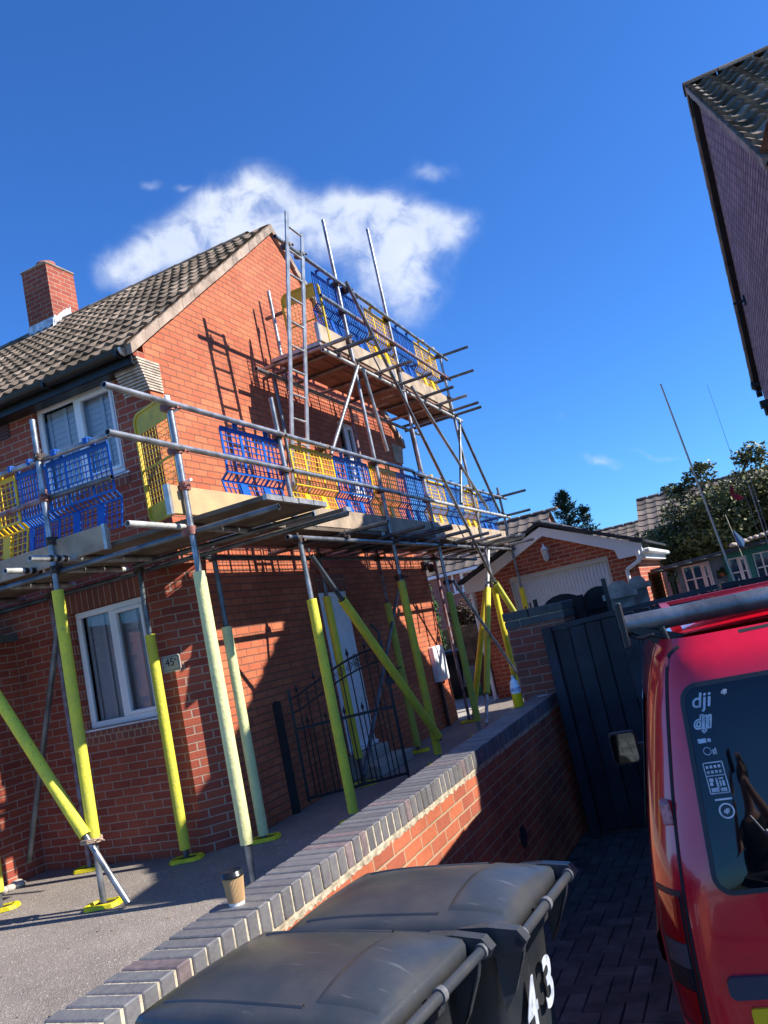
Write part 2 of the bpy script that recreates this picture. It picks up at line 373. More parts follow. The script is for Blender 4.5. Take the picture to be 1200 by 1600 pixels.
for k in range(420):
    if k % 3: x, y = -2.06 - abs(random.gauss(0, .12)), random.uniform(1.2, 7.6)
    else: x, y = random.uniform(-6.7, -2.3), random.uniform(2.2, 5.9)
    a = random.uniform(0, 6.28); r_ = random.uniform(.004, .016); mb.add([(x + r_ * math.cos(a + q) * w_, y + r_ * math.sin(a + q) * w_, .003 + random.uniform(0, .006)) for q, w_ in ((0, 1.3), (1.6, .6), (3.14, 1.3), (4.7, .6))], [(0, 1, 2, 3)])
tag(mb.build('leaf_litter', mat('litter', (.26, .20, .12), .9, rnd=.5)), 'scattered grit and dry leaf bits on the tarmac by the wall', 'litter', kind='stuff')
mb = MB(); mb.box((-9.5, 12.3, 0), (-4.55, 19.5, .004)); tag(mb.build('concrete_path', M['concrete']), kind='structure')

# ------------------------------------------------------------------ tiled roof slope
def tiles(mb, org, ax, L, up, W, course=.33, tw=.30, amp=.022, seg=6, th=.02):
    """org eave start, ax unit along eave, up unit up the slope"""
    org = Vector(org); ax = Vector(ax); up = Vector(up); n = ax.cross(up)
    if n.z < 0: n = -n
    nc = int(W / course); course = W / nc; nt_ = max(1, round(L / tw)); tw = L / nt_
    for c in range(nc):
        off = 0
        for k in range(nt_):
            r = random.random(); jit = random.uniform(-.004, .004)
            def P(i, e):
                f = i / seg; h = amp * (.5 + .5 * math.cos(2 * math.pi * f)) ** 1.5
                base = org + ax * (k * tw + f * tw) + up * (c * course + (-.03 if e < 2 else course + .02))
                lift = th + .022 if e < 2 else .006
                return base + n * (h + lift + jit - (th + .012 if e == 0 else 0))
            vs = [P(i, 0) for i in range(seg + 1)] + [P(i, 1) for i in range(seg + 1)]
            vs += [P(i, 1) for i in range(seg + 1)] + [P(i, 2) for i in range(seg + 1)]
            m_ = seg + 1
            mb.add(vs, [(i, i + 1, m_ + i + 1, m_ + i) for i in range(seg)], False, r)
            mb.add(vs[2 * m_:], [(i, i + 1, m_ + i + 1, m_ + i) for i in range(seg)], True, r)

# ------------------------------------------------------------------ main house
XG, YF, YB, ZE = -4.64, 6.05, 12.45, 4.80
house = empty('brick_house', 'red brick gable-ended house number 45 wrapped in scaffolding', 'house', (0, 0, 0))
XL = -12.5
wl = (-6.06, -5.14, 1.27, 2.42); wu = (-6.17, -5.09, 3.65, 4.63)
ch = .26   # ground-floor splayed corner
mb = MB()
# front, ground floor up to 2.62 then square corner above
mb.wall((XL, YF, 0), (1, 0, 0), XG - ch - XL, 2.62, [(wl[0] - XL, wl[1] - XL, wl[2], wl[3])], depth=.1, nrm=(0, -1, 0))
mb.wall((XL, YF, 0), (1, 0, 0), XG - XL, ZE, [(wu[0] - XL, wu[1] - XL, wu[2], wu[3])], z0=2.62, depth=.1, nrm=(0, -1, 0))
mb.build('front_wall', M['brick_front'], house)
mb = MB(); mb.poly([(XG - ch, YF, 0), (XG, YF + ch, 0), (XG, YF + ch, 2.62), (XG - ch, YF, 2.62)], 0)
mb.poly([(XG - ch, YF, 2.62), (XG, YF + ch, 2.62), (XG, YF, 2.62)], 0)
mb.build('splayed_corner', M['brick_front'], house)
door = (8.60, 9.36, .27, 2.24); sw = (10.18, 10.78, 3.62, 4.76)
mb = MB()
mb.wall((XG, YF + ch, 0), (0, 1, 0), YB - YF - ch, 2.62, [(door[0] - YF - ch, door[1] - YF - ch, door[2], door[3])], depth=.09, nrm=(1, 0, 0))
mb.wall((XG, YF, 0), (0, 1, 0), YB - YF, ZE, [(sw[0] - YF, sw[1] - YF, sw[2], sw[3])], z0=2.62, depth=.09, nrm=(1, 0, 0))
YR, ZR = 9.25, 7.36
mb.poly([(XG, YF, ZE), (XG, YB, ZE), (XG, YR, ZR)], 0)
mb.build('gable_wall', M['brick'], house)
mb = MB(); mb.wall((XL, YB, 0), (1, 0, 0), XG - XL, ZE); mb.wall((XL, YF, 0), (0, 1, 0), YB - YF, ZE); mb.poly([(XL, YF, ZE), (XL, YB, ZE), (XL, YR, ZR)], 0)
mb.build('rear_wall', M['brick_front'], house)
mb = MB(); mb.box((XL + .02, YF + .6, 0), (XG - .6, YB - .3, ZE - .1)); mb.build('interior', M['dark'], house)
# roof
pitch = math.atan2(7.40 - 4.72, YR - 5.85); cp, sp_ = math.cos(pitch), math.sin(pitch)
SL = (YR - 5.85) / cp
roof = MB(); tiles(roof, (XL, 5.85, 4.74), (1, 0, 0), XG - XL + .03, (0, cp, sp_), SL, .305, .15, .030, 6, .024)
tiles(roof, (XL, 2 * YR - 5.85, 4.74), (1, 0, 0), XG - XL + .03, (0, -cp, sp_), SL, .305, .15, .030, 6, .024)
roofo = roof.build('roof', M['tile'], house)
mb = MB()
for k in range(int((XG - XL) / .42)):
    x = XL + k * .42
    mb.grid(lambda u_, v_: (u_, YR + .13 * math.cos(v_), 7.37 + .10 * math.sin(v_) + (.008 if u_ > x + .2 else 0)), [x, x + .415], [i * math.pi / 8 for i in range(9)], rnd=random.random())
mb.build('ridge_tiles', M['tile'], roofo)
# slope soffit boards so that no light enters
mb = MB(); mb.poly([(XL, 5.85, 4.71), (XG + .02, 5.85, 4.71), (XG + .02, YR, 7.37), (XL, YR, 7.37)]); mb.poly([(XL, 2 * YR - 5.85, 4.71), (XG + .02, 2 * YR - 5.85, 4.71), (XG + .02, YR, 7.37), (XL, YR, 7.37)]); mb.build('roof_underlay', M['black_plastic'], roofo)
# verges: short irregular mortar-bedded lengths
mb = MB()
for sg in (1, -1):
    n_ = 14
    for k in range(n_):
        a = k / n_; b = (k + 1) / n_
        def Q(f, dy, dzz, x): return (x, YR - sg * (YR - 5.82) * (1 - f) + 0, 4.70 + 2.68 * f + dzz)
        j = random.uniform(-.008, .008)
        q = [Q(a, 0, -.055 + j, XG - .06), Q(b, 0, -.055 + j, XG - .06), Q(b, 0, .075, XG - .06), Q(a, 0, .055, XG - .06)]
        mb.prism(q, (.105 + j, 0, 0))
mb.build('verge', M['verge'], roofo)
# gutter, fascia and soffit
mb = MB()
mb.grid(lambda u_, v_: (u_, 5.80 + .062 * math.cos(v_), 4.71 + .062 * math.sin(v_)), [XL, XG - .02], [math.pi + i * math.pi / 8 for i in range(9)])
mb.grid(lambda u_, v_: (u_, 5.80 + .055 * math.cos(v_), 4.712 + .055 * math.sin(v_)), [XL, XG - .02], [math.pi + i * math.pi / 8 for i in range(9)])
mb.add([(XG - .02, 5.80 + .062 * math.cos(math.pi + i * math.pi / 8), 4.71 + .062 * math.sin(math.pi + i * math.pi / 8)) for i in range(9)], [tuple(range(9))])
for k in range(8):
    x = XG - .10 - k * .95; mb.box((x, 5.73, 4.64), (x + .03, 5.87, 4.72), bev=.004)
mb.box((XL, 5.865, 4.58), (XG - .01, 5.885, 4.72)); mb.box((XL, 5.887, 4.575), (XG - .012, 6.045, 4.59))
mb.build('gutter', M['black_plastic'], house)
mb = MB(); mb.grid(lambda u_, v_: (u_, 5.80 + .066 * math.cos(v_), 4.71 + .066 * math.sin(v_)), [XG - .045, XG - .012], [math.pi + i * math.pi / 8 for i in range(9)]); mb.build('gutter_end_cap', M['lead'], house)
# chimney
c0, c1, cy0, cy1, cz = -8.96, -8.44, 8.98, 9.55, 8.30
mb = MB(); mb.box((c0, cy0, 6.9), (c1, cy1, cz)); chim = mb.build('chimney', M['brick_front'], roofo)
mb = MB(); mb.box((c0 - .02, cy0 - .02, cz + .002), (c1 + .02, cy1 + .02, cz + .045), bev=.015); mb.build('chimney_capping', M['verge'], chim)
mb = MB(); mb.lathe([(.0, .0), (.13, .0), (.135, .02), (.13, .10), (.15, .12), (.15, .155), (.11, .16), (.105, .05), (0, .05)], (-8.72, 9.28, cz + .045), 20); mb.build('chimney_pot', M['pot'], chim)
mb = MB()
zf = lambda y: 4.74 + (y - 5.85) * .788 if y < YR else 7.42 - (y - YR) * .788
mb.box((c0 - .02, cy0 - .012, zf(cy0)), (c1 + .02, cy0 - .002, zf(cy0) + .20)); mb.prism([(c0 - .1, cy0 - .25, zf(cy0 - .25) + .04), (c1 + .12, cy0 - .25, zf(cy0 - .25) + .04), (c1 + .02, cy0, zf(cy0) + .06), (c0 - .02, cy0, zf(cy0) + .06)], (0, 0, .006))
for k in range(6):
    y = cy0 - .05 + k * .07
    mb.prism([(c1 + .003, y, zf(y) + .02), (c1 + .003, y + .085, zf(y + .085) + .02), (c1 + .003, y + .085, zf(y) + .27 + random.uniform(-.03, .04)), (c1 + .003, y + .02, zf(y) + .20)], (.006, 0, 0))
mb.prism([(c1, cy0 - .1, zf(cy0 - .1) + .045), (c1 + .14, cy0 - .1, zf(cy0 - .1) + .045), (c1 + .14, YR, 7.47), (c1, YR, 7.47)], (0, 0, .006))
mb.build('flashing', M['lead'], chim)
# corbelled kneelers at both ends of the gable: reeded stone-coloured courses
def corbel(y0, y1, w0, w1, front):
    mb = MB(); mg = MB(); n_ = 11; zb, zt = 4.34, 4.66
    for k in range(n_):
        f = k / n_; z = zb + (zt - zb) * f; h = (zt - zb) / n_
        ext = .13 * f
        if front:
            a, b = y0 - ext, y1
            mb.box((XG - .30, a - .003, z), (XG + .016, b, z + h * .62)); mg.box((XG - .295, a + .004, z + h * .62), (XG + .006, b, z + h))
        else:
            a, b = y0, y1 + ext
            mb.box((XG - .05, a, z), (XG + .016, b, z + h * .62)); mg.box((XG - .045, a, z + h * .62), (XG + .006, b - .004, z + h))
    mb.build('corbel', M['stone'], house); mg.build('corbel_joints', M['groove'], house)
corbel(YF - .02, 6.24, 0, 0, True); corbel(12.13, YB + .03, 0, 0, False)
mb = MB(); mb.box((XG - .3, YF - .16, 4.662), (XG + .002, YF + .0, 4.72)); mb.build('kneeler', M['brick_front'], house)
# windows
def window(name, parent, O, ux, w, h, n, mull=(.5,), fr=.06, blind=None, sill=True, glassm=None, frm=None, bars=0, depth=.05, bz=0):
    """O = lower left corner on outer plane of frame; ux along; n outward normal"""
    O = Vector(O); ux = Vector(ux); n = Vector(n); U = Vector((0, 0, 1)); frm = frm or M['upvc']
    T = Matrix((( ux.x, n.x, 0, O.x), (ux.y, n.y, 0, O.y), (0, 0, 1, O.z), (0, 0, 0, 1)))
    mb = MB()
    mb.box((0, -depth, 0), (w, .0, fr), T, bev=.006); mb.box((0, -depth, h - fr), (w, .0, h), T, bev=.006)
    mb.box((0, -depth, fr), (fr, .0, h - fr), T, bev=.006); mb.box((w - fr, -depth, fr), (w, .0, h - fr), T, bev=.006)
    xs = [fr] + [w * m_ for m_ in mull] + [w - fr]
    for m_ in mull: mb.box((w * m_ - fr * .55, -depth, fr), (w * m_ + fr * .55, .001, h - fr), T, bev=.006)
    # opening light inner frame on the last pane
    if len(mull):
        a = w * mull[-1] + fr * .55; b = w - fr
        for q in (((a, -depth, fr), (a + .035, .012, h - fr)), ((b - .035, -depth, fr), (b, .012, h - fr)), ((a + .035, -depth, fr), (b - .035, .012, fr + .04)), ((a + .035, -depth, h - fr - .04), (b - .035, .012, h - fr))): mb.box(*q, T, bev=.006)
    if bars:
        for k in range(1, bars + 1): mb.box((fr, -.02, fr + (h - 2 * fr) * k / (bars + 1) - .012), (w - fr, .004, fr + (h - 2 * fr) * k / (bars + 1) + .012), T)
    f = mb.build('window', frm, parent)
    if sill:
        mb = MB(); mb.box((-.05, -depth, -.03), (w + .05, .05, -.001), T, bev=.006); mb.build('sill', frm, f)
    mb = MB(); mb.add([T @ Vector(p) for p in ((fr * .5, -depth * .5, fr * .5), (w - fr * .5, -depth * .5, fr * .5), (w - fr * .5, -depth * .5, h - fr * .5), (fr * .5, -depth * .5, h - fr * .5))], [(0, 1, 2, 3)]); mb.build('pane', glassm or M['glass'], f)
    mb = MB(); mb.box((-.02, -.5, -.05), (w + .02, -.45, h + .05), T); mb.build('dark_interior', M['dark'], f)
    if blind:
        mb = MB(); z = fr
        while z < h - fr:
            mb.prism([T @ Vector(p) for p in ((fr, -.105, z), (w - fr, -.105, z), (w - fr, -.118, z + .066), (fr, -.118, z + .066))], T.to_3x3() @ Vector((0, -.006, 0))); z += .062
        for a in (.0, .24, .48, .52, .76, 1.): mb.box((fr + (w - 2 * fr) * a - .012, -.10, fr), (fr + (w - 2 * fr) * a + .03, -.09, h - fr), T)
        mb.build('blind', blind, f)
    return f
window('w', house, (wl[0], YF + .05, wl[2]), (1, 0, 0), wl[1] - wl[0], wl[3] - wl[2], (0, -1, 0), blind=M['blind_grey'])
window('w', house, (wu[0], YF + .05, wu[2]), (1, 0, 0), wu[1] - wu[0], wu[3] - wu[2], (0, -1, 0), blind=M['blind'])
window('w', house, (XG - .04, sw[0], sw[2]), (0, 1, 0), sw[1] - sw[0], sw[3] - sw[2], (1, 0, 0), mull=(.52,), fr=.05)
# brick-on-end heads and sill courses
mb = MB(); mb.box((wl[0] - .04, YF - .003, wl[3]), (wl[1] + .04, YF + .03, wl[3] + .215)); mb.build('window_head', M['soldier'], house)
mb = MB(); mb.box((wl[0] - .04, YF - .012, wl[2] - .14), (wl[1] + .04, YF + .03, wl[2] - .032)); mb.build('sill_course', M['soldier'], house)
mb = MB(); mb.box((wu[0] - .04, YF - .003, wu[3]), (wu[1] + .04, YF + .03, wu[3] + .12)); mb.build('window_head', M['soldier'], house)
mb = MB(); mb.box((wu[0] - .04, YF - .012, wu[2] - .14), (wu[1] + .04, YF + .03, wu[2] - .032)); mb.build('sill_course', M['soldier'], house)
mb = MB(); mb.box((XG - .03, door[0] - .03, door[3]), (XG + .004, door[1] + .03, door[3] + .22)); mb.build('door_head', M['soldier'], house)
# front door
mb = MB(); a, b, c, d = door
mb.box((XG - .08, a, c), (XG - .01, a + .06, d), bev=.006); mb.box((XG - .08, b - .06, c), (XG - .01, b, d), bev=.006); mb.box((XG - .08, a + .06, d - .07), (XG - .01, b - .06, d), bev=.006); mb.box((XG - .08, a, c), (XG + .03, b, c + .05), bev=.006)
mb.box((XG - .06, a + .06, c + .05), (XG - .03, b - .06, d - .07))
def rim(mb, x, a, b, c, d, t=.018, h=.012):
    mb.box((x, a, c), (x + h, b, c + t), bev=.004); mb.box((x, a, d - t), (x + h, b, d), bev=.004); mb.box((x, a, c + t), (x + h, a + t, d - t), bev=.004); mb.box((x, b - t, c + t), (x + h, b, d - t), bev=.004)
m_ = (a + b) / 2
for (p, q) in ((a + .11, m_ - .03), (m_ + .03, b - .11)):
    rim(mb, XG - .03, p, q, c + .16, c + .62); rim(mb, XG - .03, p, q, c + .72, c + 1.02); rim(mb, XG - .03, p, q, c + 1.12, d - .18)
do = mb.build('door', M['upvc'], house)
mb = MB(); mb.box((XG - .03, b - .14, c + .95), (XG + .01, b - .11, c + 1.15), bev=.005); mb.box((XG - .0, b - .22, c + 1.05), (XG + .02, b - .115, c + 1.07), bev=.004); mb.build('handle', M['alu'], do)
mb = MB(); mb.box((XG - .05, door[0] - .1, 0), (XG + .42, door[1] + .1, .13), bev=.01); mb.box((XG - .05, door[0] - .05, .13), (XG + .15, door[1] + .05, .26), bev=.01); mb.build('door_step', M['concrete'], house)
# meter cupboard and pipe
mb = MB(); mb.box((XG + .0, 11.77, .69), (XG + .09, 12.22, 1.24), bev=.01); mb.box((XG + .09, 11.80, .72), (XG + .10, 11.98, 1.21), bev=.004); mb.box((XG + .09, 12.0, .72), (XG + .105, 12.19, 1.21), bev=.004); mb.build('meter_box', M['upvc'], house)
mb = MB(); mb.tube((XG + .04, 11.88, 0), (XG + .04, 11.88, .69), .03); mb.box((XG, 11.86, .2), (XG + .03, 11.90, .24)); mb.build('pipe', mat('brown_pipe', (.06, .03, .03), .5), house)
mb = MB()
for (y, z) in ((10.78, 4.82),): 
    mb.box((XG - .01, y, z), (XG + .006, y + .2, z + .14))
    for k in range(5): mb.box((XG + .004, y + .015, z + .01 + k * .026), (XG + .012, y + .185, z + .024 + k * .026))
mb.build('air_vent', mat('vent_brown', (.10, .035, .03), .7), house); mb = MB(); mb.box((-6.72, YF - .008, 4.42), (-6.52, YF + .01, 4.62))
for k in range(5): mb.box((-6.71, YF - .016, 4.43 + k * .036), (-6.53, YF - .004, 4.45 + k * .036))
mb.build('air_vent', mat('vent_brown', (.10, .035, .03), .7), house)
mb = MB(); mb.tube((XG + .03, 12.32, 2.55), (XG + .13, 12.32, 2.55), .02); mb.box((XG, 12.28, 2.48), (XG + .06, 12.36, 2.62)); mb.lathe([(0, 0), (.05, .0), (.07, .1), (.02, .14), (0, .14)], (XG + .15, 12.32, 2.42), 10); mb.build('wall_lamp', M['black_iron'], house)
# number plaque
mb = MB(); hx, hz_ = -4.795, 1.725; w_, h_ = .105, .075
pts = [(-1, -.75), (-.85, -1), (.85, -1), (1, -.75), (1, .75), (.85, 1), (-.85, 1), (-1, .75)]
# plaque sits flat on the front wall beside the splay
px = -5.0 + .02
mb.prism([(hx - .13 + w_ * p[0], YF - .002, hz_ + h_ * p[1]) for p in pts], (0, -.012, 0)); pq = mb.build('number_plaque', mat('plaque', (.40, .42, .38), .6, var=.2), house)
RX = Matrix.Rotation(rad(90), 4, 'X')
mb = MB()
for (a, b, c, d) in ((-.09, .09, -.062, -.058), (-.09, .09, .058, .062), (-.092, -.088, -.06, .06), (.088, .092, -.06, .06)): mb.box((hx - .13 + a, YF - .0165, hz_ + c), (hx - .13 + b, YF - .0145, hz_ + d))
mb.build('plaque_border', M['dark'], pq)
text_obj('plaque_number', '45', .105, M['dark'], pq, Matrix.Translation((hx - .14, YF - .0155, hz_ + .008)) @ RX)
text_obj('plaque_letter', 'A', .04, M['dark'], pq, Matrix.Translation((hx - .075, YF - .0155, hz_ + .028)) @ RX)
# projecting porch / bay at the left, under the scaffold
por = empty('porch', 'single-storey brick projection at the left edge with sun-striped side wall', 'porch', (-6.87, YF, 0))
mb = MB(); mb.box((-2.4, -1.75, 0), (0, -.002, 2.30)); mb.build('porch_wall', M['brick_front'], por)
mb = MB(); mb.box((-2.5, -1.82, 2.302), (.06, -.004, 2.37)); mb.build('porch_roof', M['felt'], por)
mb = MB()
for k in range(5):
    a = random.uniform(0, 6); mb.lathe([(0, 0), (.05, .0), (.06, .03), (.04, .05), (0, .055)], (-6.83 + random.uniform(0, .12), 5.45 + k * .05, 0), 7)
tag(mb.build('rubble', M['concrete']), 'small pale stones at the foot of the brick wall on the left edge', 'rubble')

# ------------------------------------------------------------------ boundary wall
wallo = empty('boundary_wall', 'low red brick wall capped with blue-grey bricks running beside the driveway', 'wall', (-1.8, 0, 0))
ZC = .72; Y0, Y1 = -1.0, 7.85
mb = MB(); mb.box((-.205, Y0, -.6), (-.012, Y1, ZC - .118)); mb.build('brickwork', M['brick_wall'], wallo)
mb = MB()
y = Y0; cb = MB(); cr_ = MB()
while y < Y1 - .01:
    tgt = cr_ if random.random() < .13 else cb
    j = random.uniform(-.004, .004); h = random.uniform(-.002, .002)
    tgt.box((-.222 + j, y + .0045, ZC - .1025), (j * .8, y + .0665, ZC + h), bev=.004); y += .075
cb.build('coping', M['eng'], wallo); cr_.build('coping', M['eng_red'], wallo)
yy = [Y0 + i * .025 for i in range(int((Y1 - Y0) / .025) + 1)]
jit = [random.uniform(-.006, .006) for _ in yy]
mb = MB(); mb.box((-.214, Y0, ZC - .117), (-.006, Y1, ZC - .006))
mb.grid(lambda i, k: ((-.006 + jit[i]) if k else -.010 + jit[i] * .5, yy[i], ZC - .10 if k else ZC - .136 + jit[i] * 1.5), list(range(len(yy))), [0, 1], smooth=False)
mb.build('mortar_bed', M['mortar'], wallo)
# small hole in the brickwork, its shade painted as dark plates on the face
mb = MB(); mb.box((-.014, 5.55, -.05), (-.008, 5.70, .03)); mb.box((-.014, 5.58, -.08), (-.0075, 5.66, .06)); mb.build('brick_hole_shade', M['dark'], wallo)
# end pillar
pl_ = empty('gate_pillar', 'square brick gate pillar with two dark green top courses at the wall end', 'pillar', (-1.90, 7.6, 0))
mb = MB(); mb.box((-.235, -.02, -.6), (.33, .5, 1.37)); mb.build('brickwork', M['brick_pillar'], pl_)
mb = MB()
mb.box((-.245, -.03, 1.372), (-.10, .51, 1.437), bev=.004); mb.box((-.09, -.03, 1.372), (.34, .51, 1.437), bev=.004)
mb.box((-.25, -.035, 1.447), (.00, .515, 1.525), bev=.004); mb.box((.01, -.035, 1.447), (.345, .515, 1.525), bev=.004); mb.build('top_courses', M['eng_top'], pl_)
mb = MB(); mb.box((-.235, -.02, 1.37), (.33, .5, 1.45)); mb.build('mortar_joint', M['mortar'], pl_)

# ------------------------------------------------------------------ scaffold
scaf = empty('scaffold', 'tube scaffold with two boarded lifts and yellow foam-wrapped legs around the house', 'scaffold', (0, 0, 0))
R_ = .0242
def tube(name, a, b, m='galv', parent=None, r=R_):
    mb = MB(); mb.tube(a, b, r, 12, hollow=True); return mb.build(name, M[m], parent or scaf)
def lerp(a, b, z):
    f = (z - a[2]) / (b[2] - a[2]); return tuple(a[i] + (b[i] - a[i]) * f for i in range(3))
def sleeve(par, a, b, z0, z1, m='foam', r=.047):
    mb = MB(); mb.tube(lerp(a, b, z0), lerp(a, b, z1), r, 14, hollow=True); mb.build('foam_sleeve', M[m], par)
def pad(par, x, y, rz=.5):
    mb = MB(); T = Matrix.Translation((x, y, 0)) @ Matrix.Rotation(rz, 4, 'Z')
    def ring(s, z): return [T @ Vector((s * p[0], s * p[1], z)) for p in ((-.15, -.05), (-.11, -.095), (.11, -.095), (.15, -.05), (.15, .05), (.11, .095), (-.11, .095), (-.15, .05))]
    vs = ring(1, .004) + ring(.93, .032) + ring(.72, .036) + ring(.66, .014); n = 8
    fs = [(k * n + i, k * n + (i + 1) % n, (k + 1) * n + (i + 1) % n, (k + 1) * n + i) for k in range(3) for i in range(n)] + [tuple(3 * n + i for i in range(n))]
    mb.add(vs, fs); mb.build('base_pad', M['pad'], par)
    mb = MB(); mb.box((-.075, -.06, .016), (.075, .06, .024), T); mb.tube((x, y, .02), (x, y, .12), .019, 10); mb.build('base_plate', M['coupler'], par)
def standard(x, y, z1, sl=None, m='galv', p=True, top=None, sm='foam', rz=.5, z0=.03):
    a = (x, y, z0); b = (top or (x, y, z1)); b = (b[0], b[1], b[2]) if top else b
    s_ = tube('standard', a, b, m)
    if sl: sleeve(s_, a, b, sl[0], sl[1], sm)
    if p: pad(s_, x, y, rz)
    return s_
# front row
standard(-6.22, 4.97, 3.9, (.15, 2.4)); standard(-4.97, 4.86, 3.93, (.50, 2.47), rz=.3)
standard(-6.16, 5.92, 2.75, None, 'rust', rz=.3); standard(-4.98, 5.88, 2.75, (.10, 2.02), sm='foam', m='galv_dark', rz=.3)
# gable rows
standard(-3.60, 4.90, 3.66, (.33, 2.31), sm='foam_pale', m='galv', p=True); standard(-4.41, 6.27, 2.75, (.05, 1.95), 'galv_dark', sm='foam_pale', rz=.4)
standard(-3.60, 6.52, 2.62, (.09, 2.03), sm='foam')
tube('standard', (-3.60, 6.52, 2.78), (-3.60, 6.50, 4.01))
standard(-4.30, 8.15, 2.75, (.30, 2.14), 'galv_dark', sm='foam', rz=.2)
standard(-3.60, 8.75, 6.87, (.12, 2.15), sm='foam', m='galv')
standard(-4.30, 9.82, 2.75, (.08, 1.98), 'rust', sm='foam_olive', rz=.2)
standard(-3.60, 10.36, 7.42, (.20, 1.96), sm='foam_olive')
standard(-4.28, 11.95, 2.75, None, 'rust', rz=.2)
standard(-3.60, 12.58, 6.02, (.30, 1.96), sm='foam_gold'); standard(-3.60, 14.33, 3.80, (.3, 1.9), sm='foam_gold', m='galv')
tube('standard', (-4.4, 8.42, 4.75), (-4.4, 8.42, 6.08)); tube('standard', (-4.45, 8.2, 2.7), (-4.45, 8.2, 4.9), 'galv_dark')
tube('standard', (-4.45, 10.3, 2.7), (-4.45, 10.3, 4.9), 'rust'); tube('standard', (-4.42, 12.62, 2.7), (-4.42, 12.62, 4.9), 'galv_dark')
# ledgers
tube('ledger', (-7.5, 4.86, 2.62), (-2.84, 4.93, 2.62), 'galv_dark'); tube('ledger', (-7.5, 5.93, 2.62), (-2.80, 5.98, 2.62), 'galv_dark')
tube('ledger', (-3.05, 5.84, 2.67), (-5.0, 5.84, 2.67), 'galv_dark')
tube('ledger', (-3.6, 6.3, 2.62), (-3.6, 14.5, 2.62), 'galv'); tube('ledger', (-4.33, 6.0, 2.60), (-4.33, 14.4, 2.60), 'galv_dark')
# transoms front (along Y) with taped pale tips
for (x, y0, m_) in ((-5.22, 4.60, 'galv_pale'), (-4.78, 4.45, 'galv_pale'), (-3.72, 4.35, 'galv_pale'), (-5.9, 4.6, 'galv_pale'), (-6.6, 4.5, 'galv')):
    t_ = tube('transom', (x, y0, 2.69), (x, 6.0, 2.69), m_)
    mb = MB()
    if x in (-5.22, -4.78):
        for k in range(3): mb.tube((x, y0 + .18 + k * .07, 2.69), (x, y0 + .22 + k * .07, 2.69), R_ + .003, 12)
        mb.build('tape', M['black_plastic'], t_)
for i, y in enumerate((7.49, 8.57, 9.42, 10.14, 11.11, 11.85, 12.56, 13.3, 14.1)):
    tube('transom', (-3.08 + random.uniform(-.04, .04), y, 2.69), (-4.55, y, 2.69), 'galv_dark' if i < 3 else 'galv')
for y in (9.25, 13.0): tube('transom', (-2.99, y, 2.70), (-4.55, y - .25, 2.70), 'galv_dark' if y < 10 else 'galv')
# rails lower lift
tube('guard_rail', (-3.565, 4.16, 3.63), (-3.565, 9.9, 3.63)); tube('guard_rail', (-3.565, 9.92, 3.61), (-3.565, 14.65, 3.60), 'galv')
tube('guard_rail', (-3.565, 4.12, 3.28), (-3.565, 9.2, 3.27)); tube('guard_rail', (-3.565, 9.22, 3.26), (-3.565, 14.6, 3.23), 'galv_pale')
tube('guard_rail', (-7.2, 4.90, 3.60), (-4.24, 4.90, 3.58)); tube('guard_rail', (-7.2, 4.90, 3.24), (-4.99, 4.90, 3.25), 'rust'); tube('guard_rail', (-4.98, 4.90, 3.25), (-4.27, 4.90, 3.24), 'galv_dark')
for z in (3.62, 3.25): tube('guard_rail', (-3.1, 14.36, z), (-4.5, 14.3, z), 'galv_dark')
# upper lift
tube('ledger', (-3.6, 7.92, 4.88), (-3.6, 13.0, 4.88), 'galv_pale'); tube('ledger', (-4.38, 7.70, 4.86), (-4.38, 12.9, 4.86), 'galv')
for i, y in enumerate((8.02, 8.29, 8.82, 9.49, 10.24, 11.17, 11.83, 12.44, 12.56)):
    tube('transom', ((-3.1 if y != 8.02 else -3.25), y, 4.955 - (.055 if y == 12.56 else 0)), (-4.5 - (.5 if y == 8.29 else 0), y, 4.955 - (.055 if y == 12.56 else 0)), 'galv_dark' if i % 3 else 'galv')
tube('guard_rail', (-3.565, 7.22, 6.0), (-3.565, 12.85, 5.96), 'galv'); tube('guard_rail', (-3.565, 8.1, 5.60), (-3.565, 9.0, 5.60)); tube('guard_rail', (-3.565, 9.02, 5.60), (-3.565, 12.75, 5.57), 'rust')
for z in (5.98, 5.56): tube('guard_rail', (-3.1, 12.62, z), (-4.5, 12.6, z), 'galv_dark')
tube('guard_rail', (-4.52, 8.44, 5.75), (-4.25, 8.44, 5.75), 'galv_dark')
# braces
tube('brace', (-3.53, 8.90, 6.04), (-3.53, 12.42, 2.05), 'galv'); b_ = tube('brace', (-3.53, 12.35, 2.12), (-3.45, 14.9, .05), 'galv_dark'); sleeve(b_, (-3.53, 12.35, 2.12), (-3.45, 14.9, .05), .1, 2.02, 'foam_olive')
tube('brace', (-3.52, 10.50, 4.95), (-3.52, 13.05, 3.28), 'galv')
tube('brace', (-3.55, 8.74, 4.86), (-3.85, 8.10, 3.72), 'galv'); tube('brace', (-3.52, 8.80, 4.84), (-3.55, 9.1, 3.8), 'galv')
tube('brace', (-3.55, 12.70, 4.82), (-3.55, 11.7, 3.30), 'galv_dark'); tube('brace', (-3.55, 12.62, 4.80), (-3.4, 13.3, 3.2), 'galv_dark')
b_ = tube('brace', (-3.62, 6.72, 2.45), (-3.52, 8.72, .28), 'galv_dark'); sleeve(b_, (-3.62, 6.72, 2.45), (-3.52, 8.72, .28), .32, 2.0, 'foam')
tube('brace', (-4.28, 10.46, 2.36), (-4.28, 8.14, .10), 'galv_dark'); 
b_ = tube('brace', (-3.62, 12.85, 2.60), (-3.62, 10.75, .10), 'galv_pale'); sleeve(b_, (-3.62, 12.85, 2.60), (-3.62, 10.75, .10), .46, 1.95, 'foam')
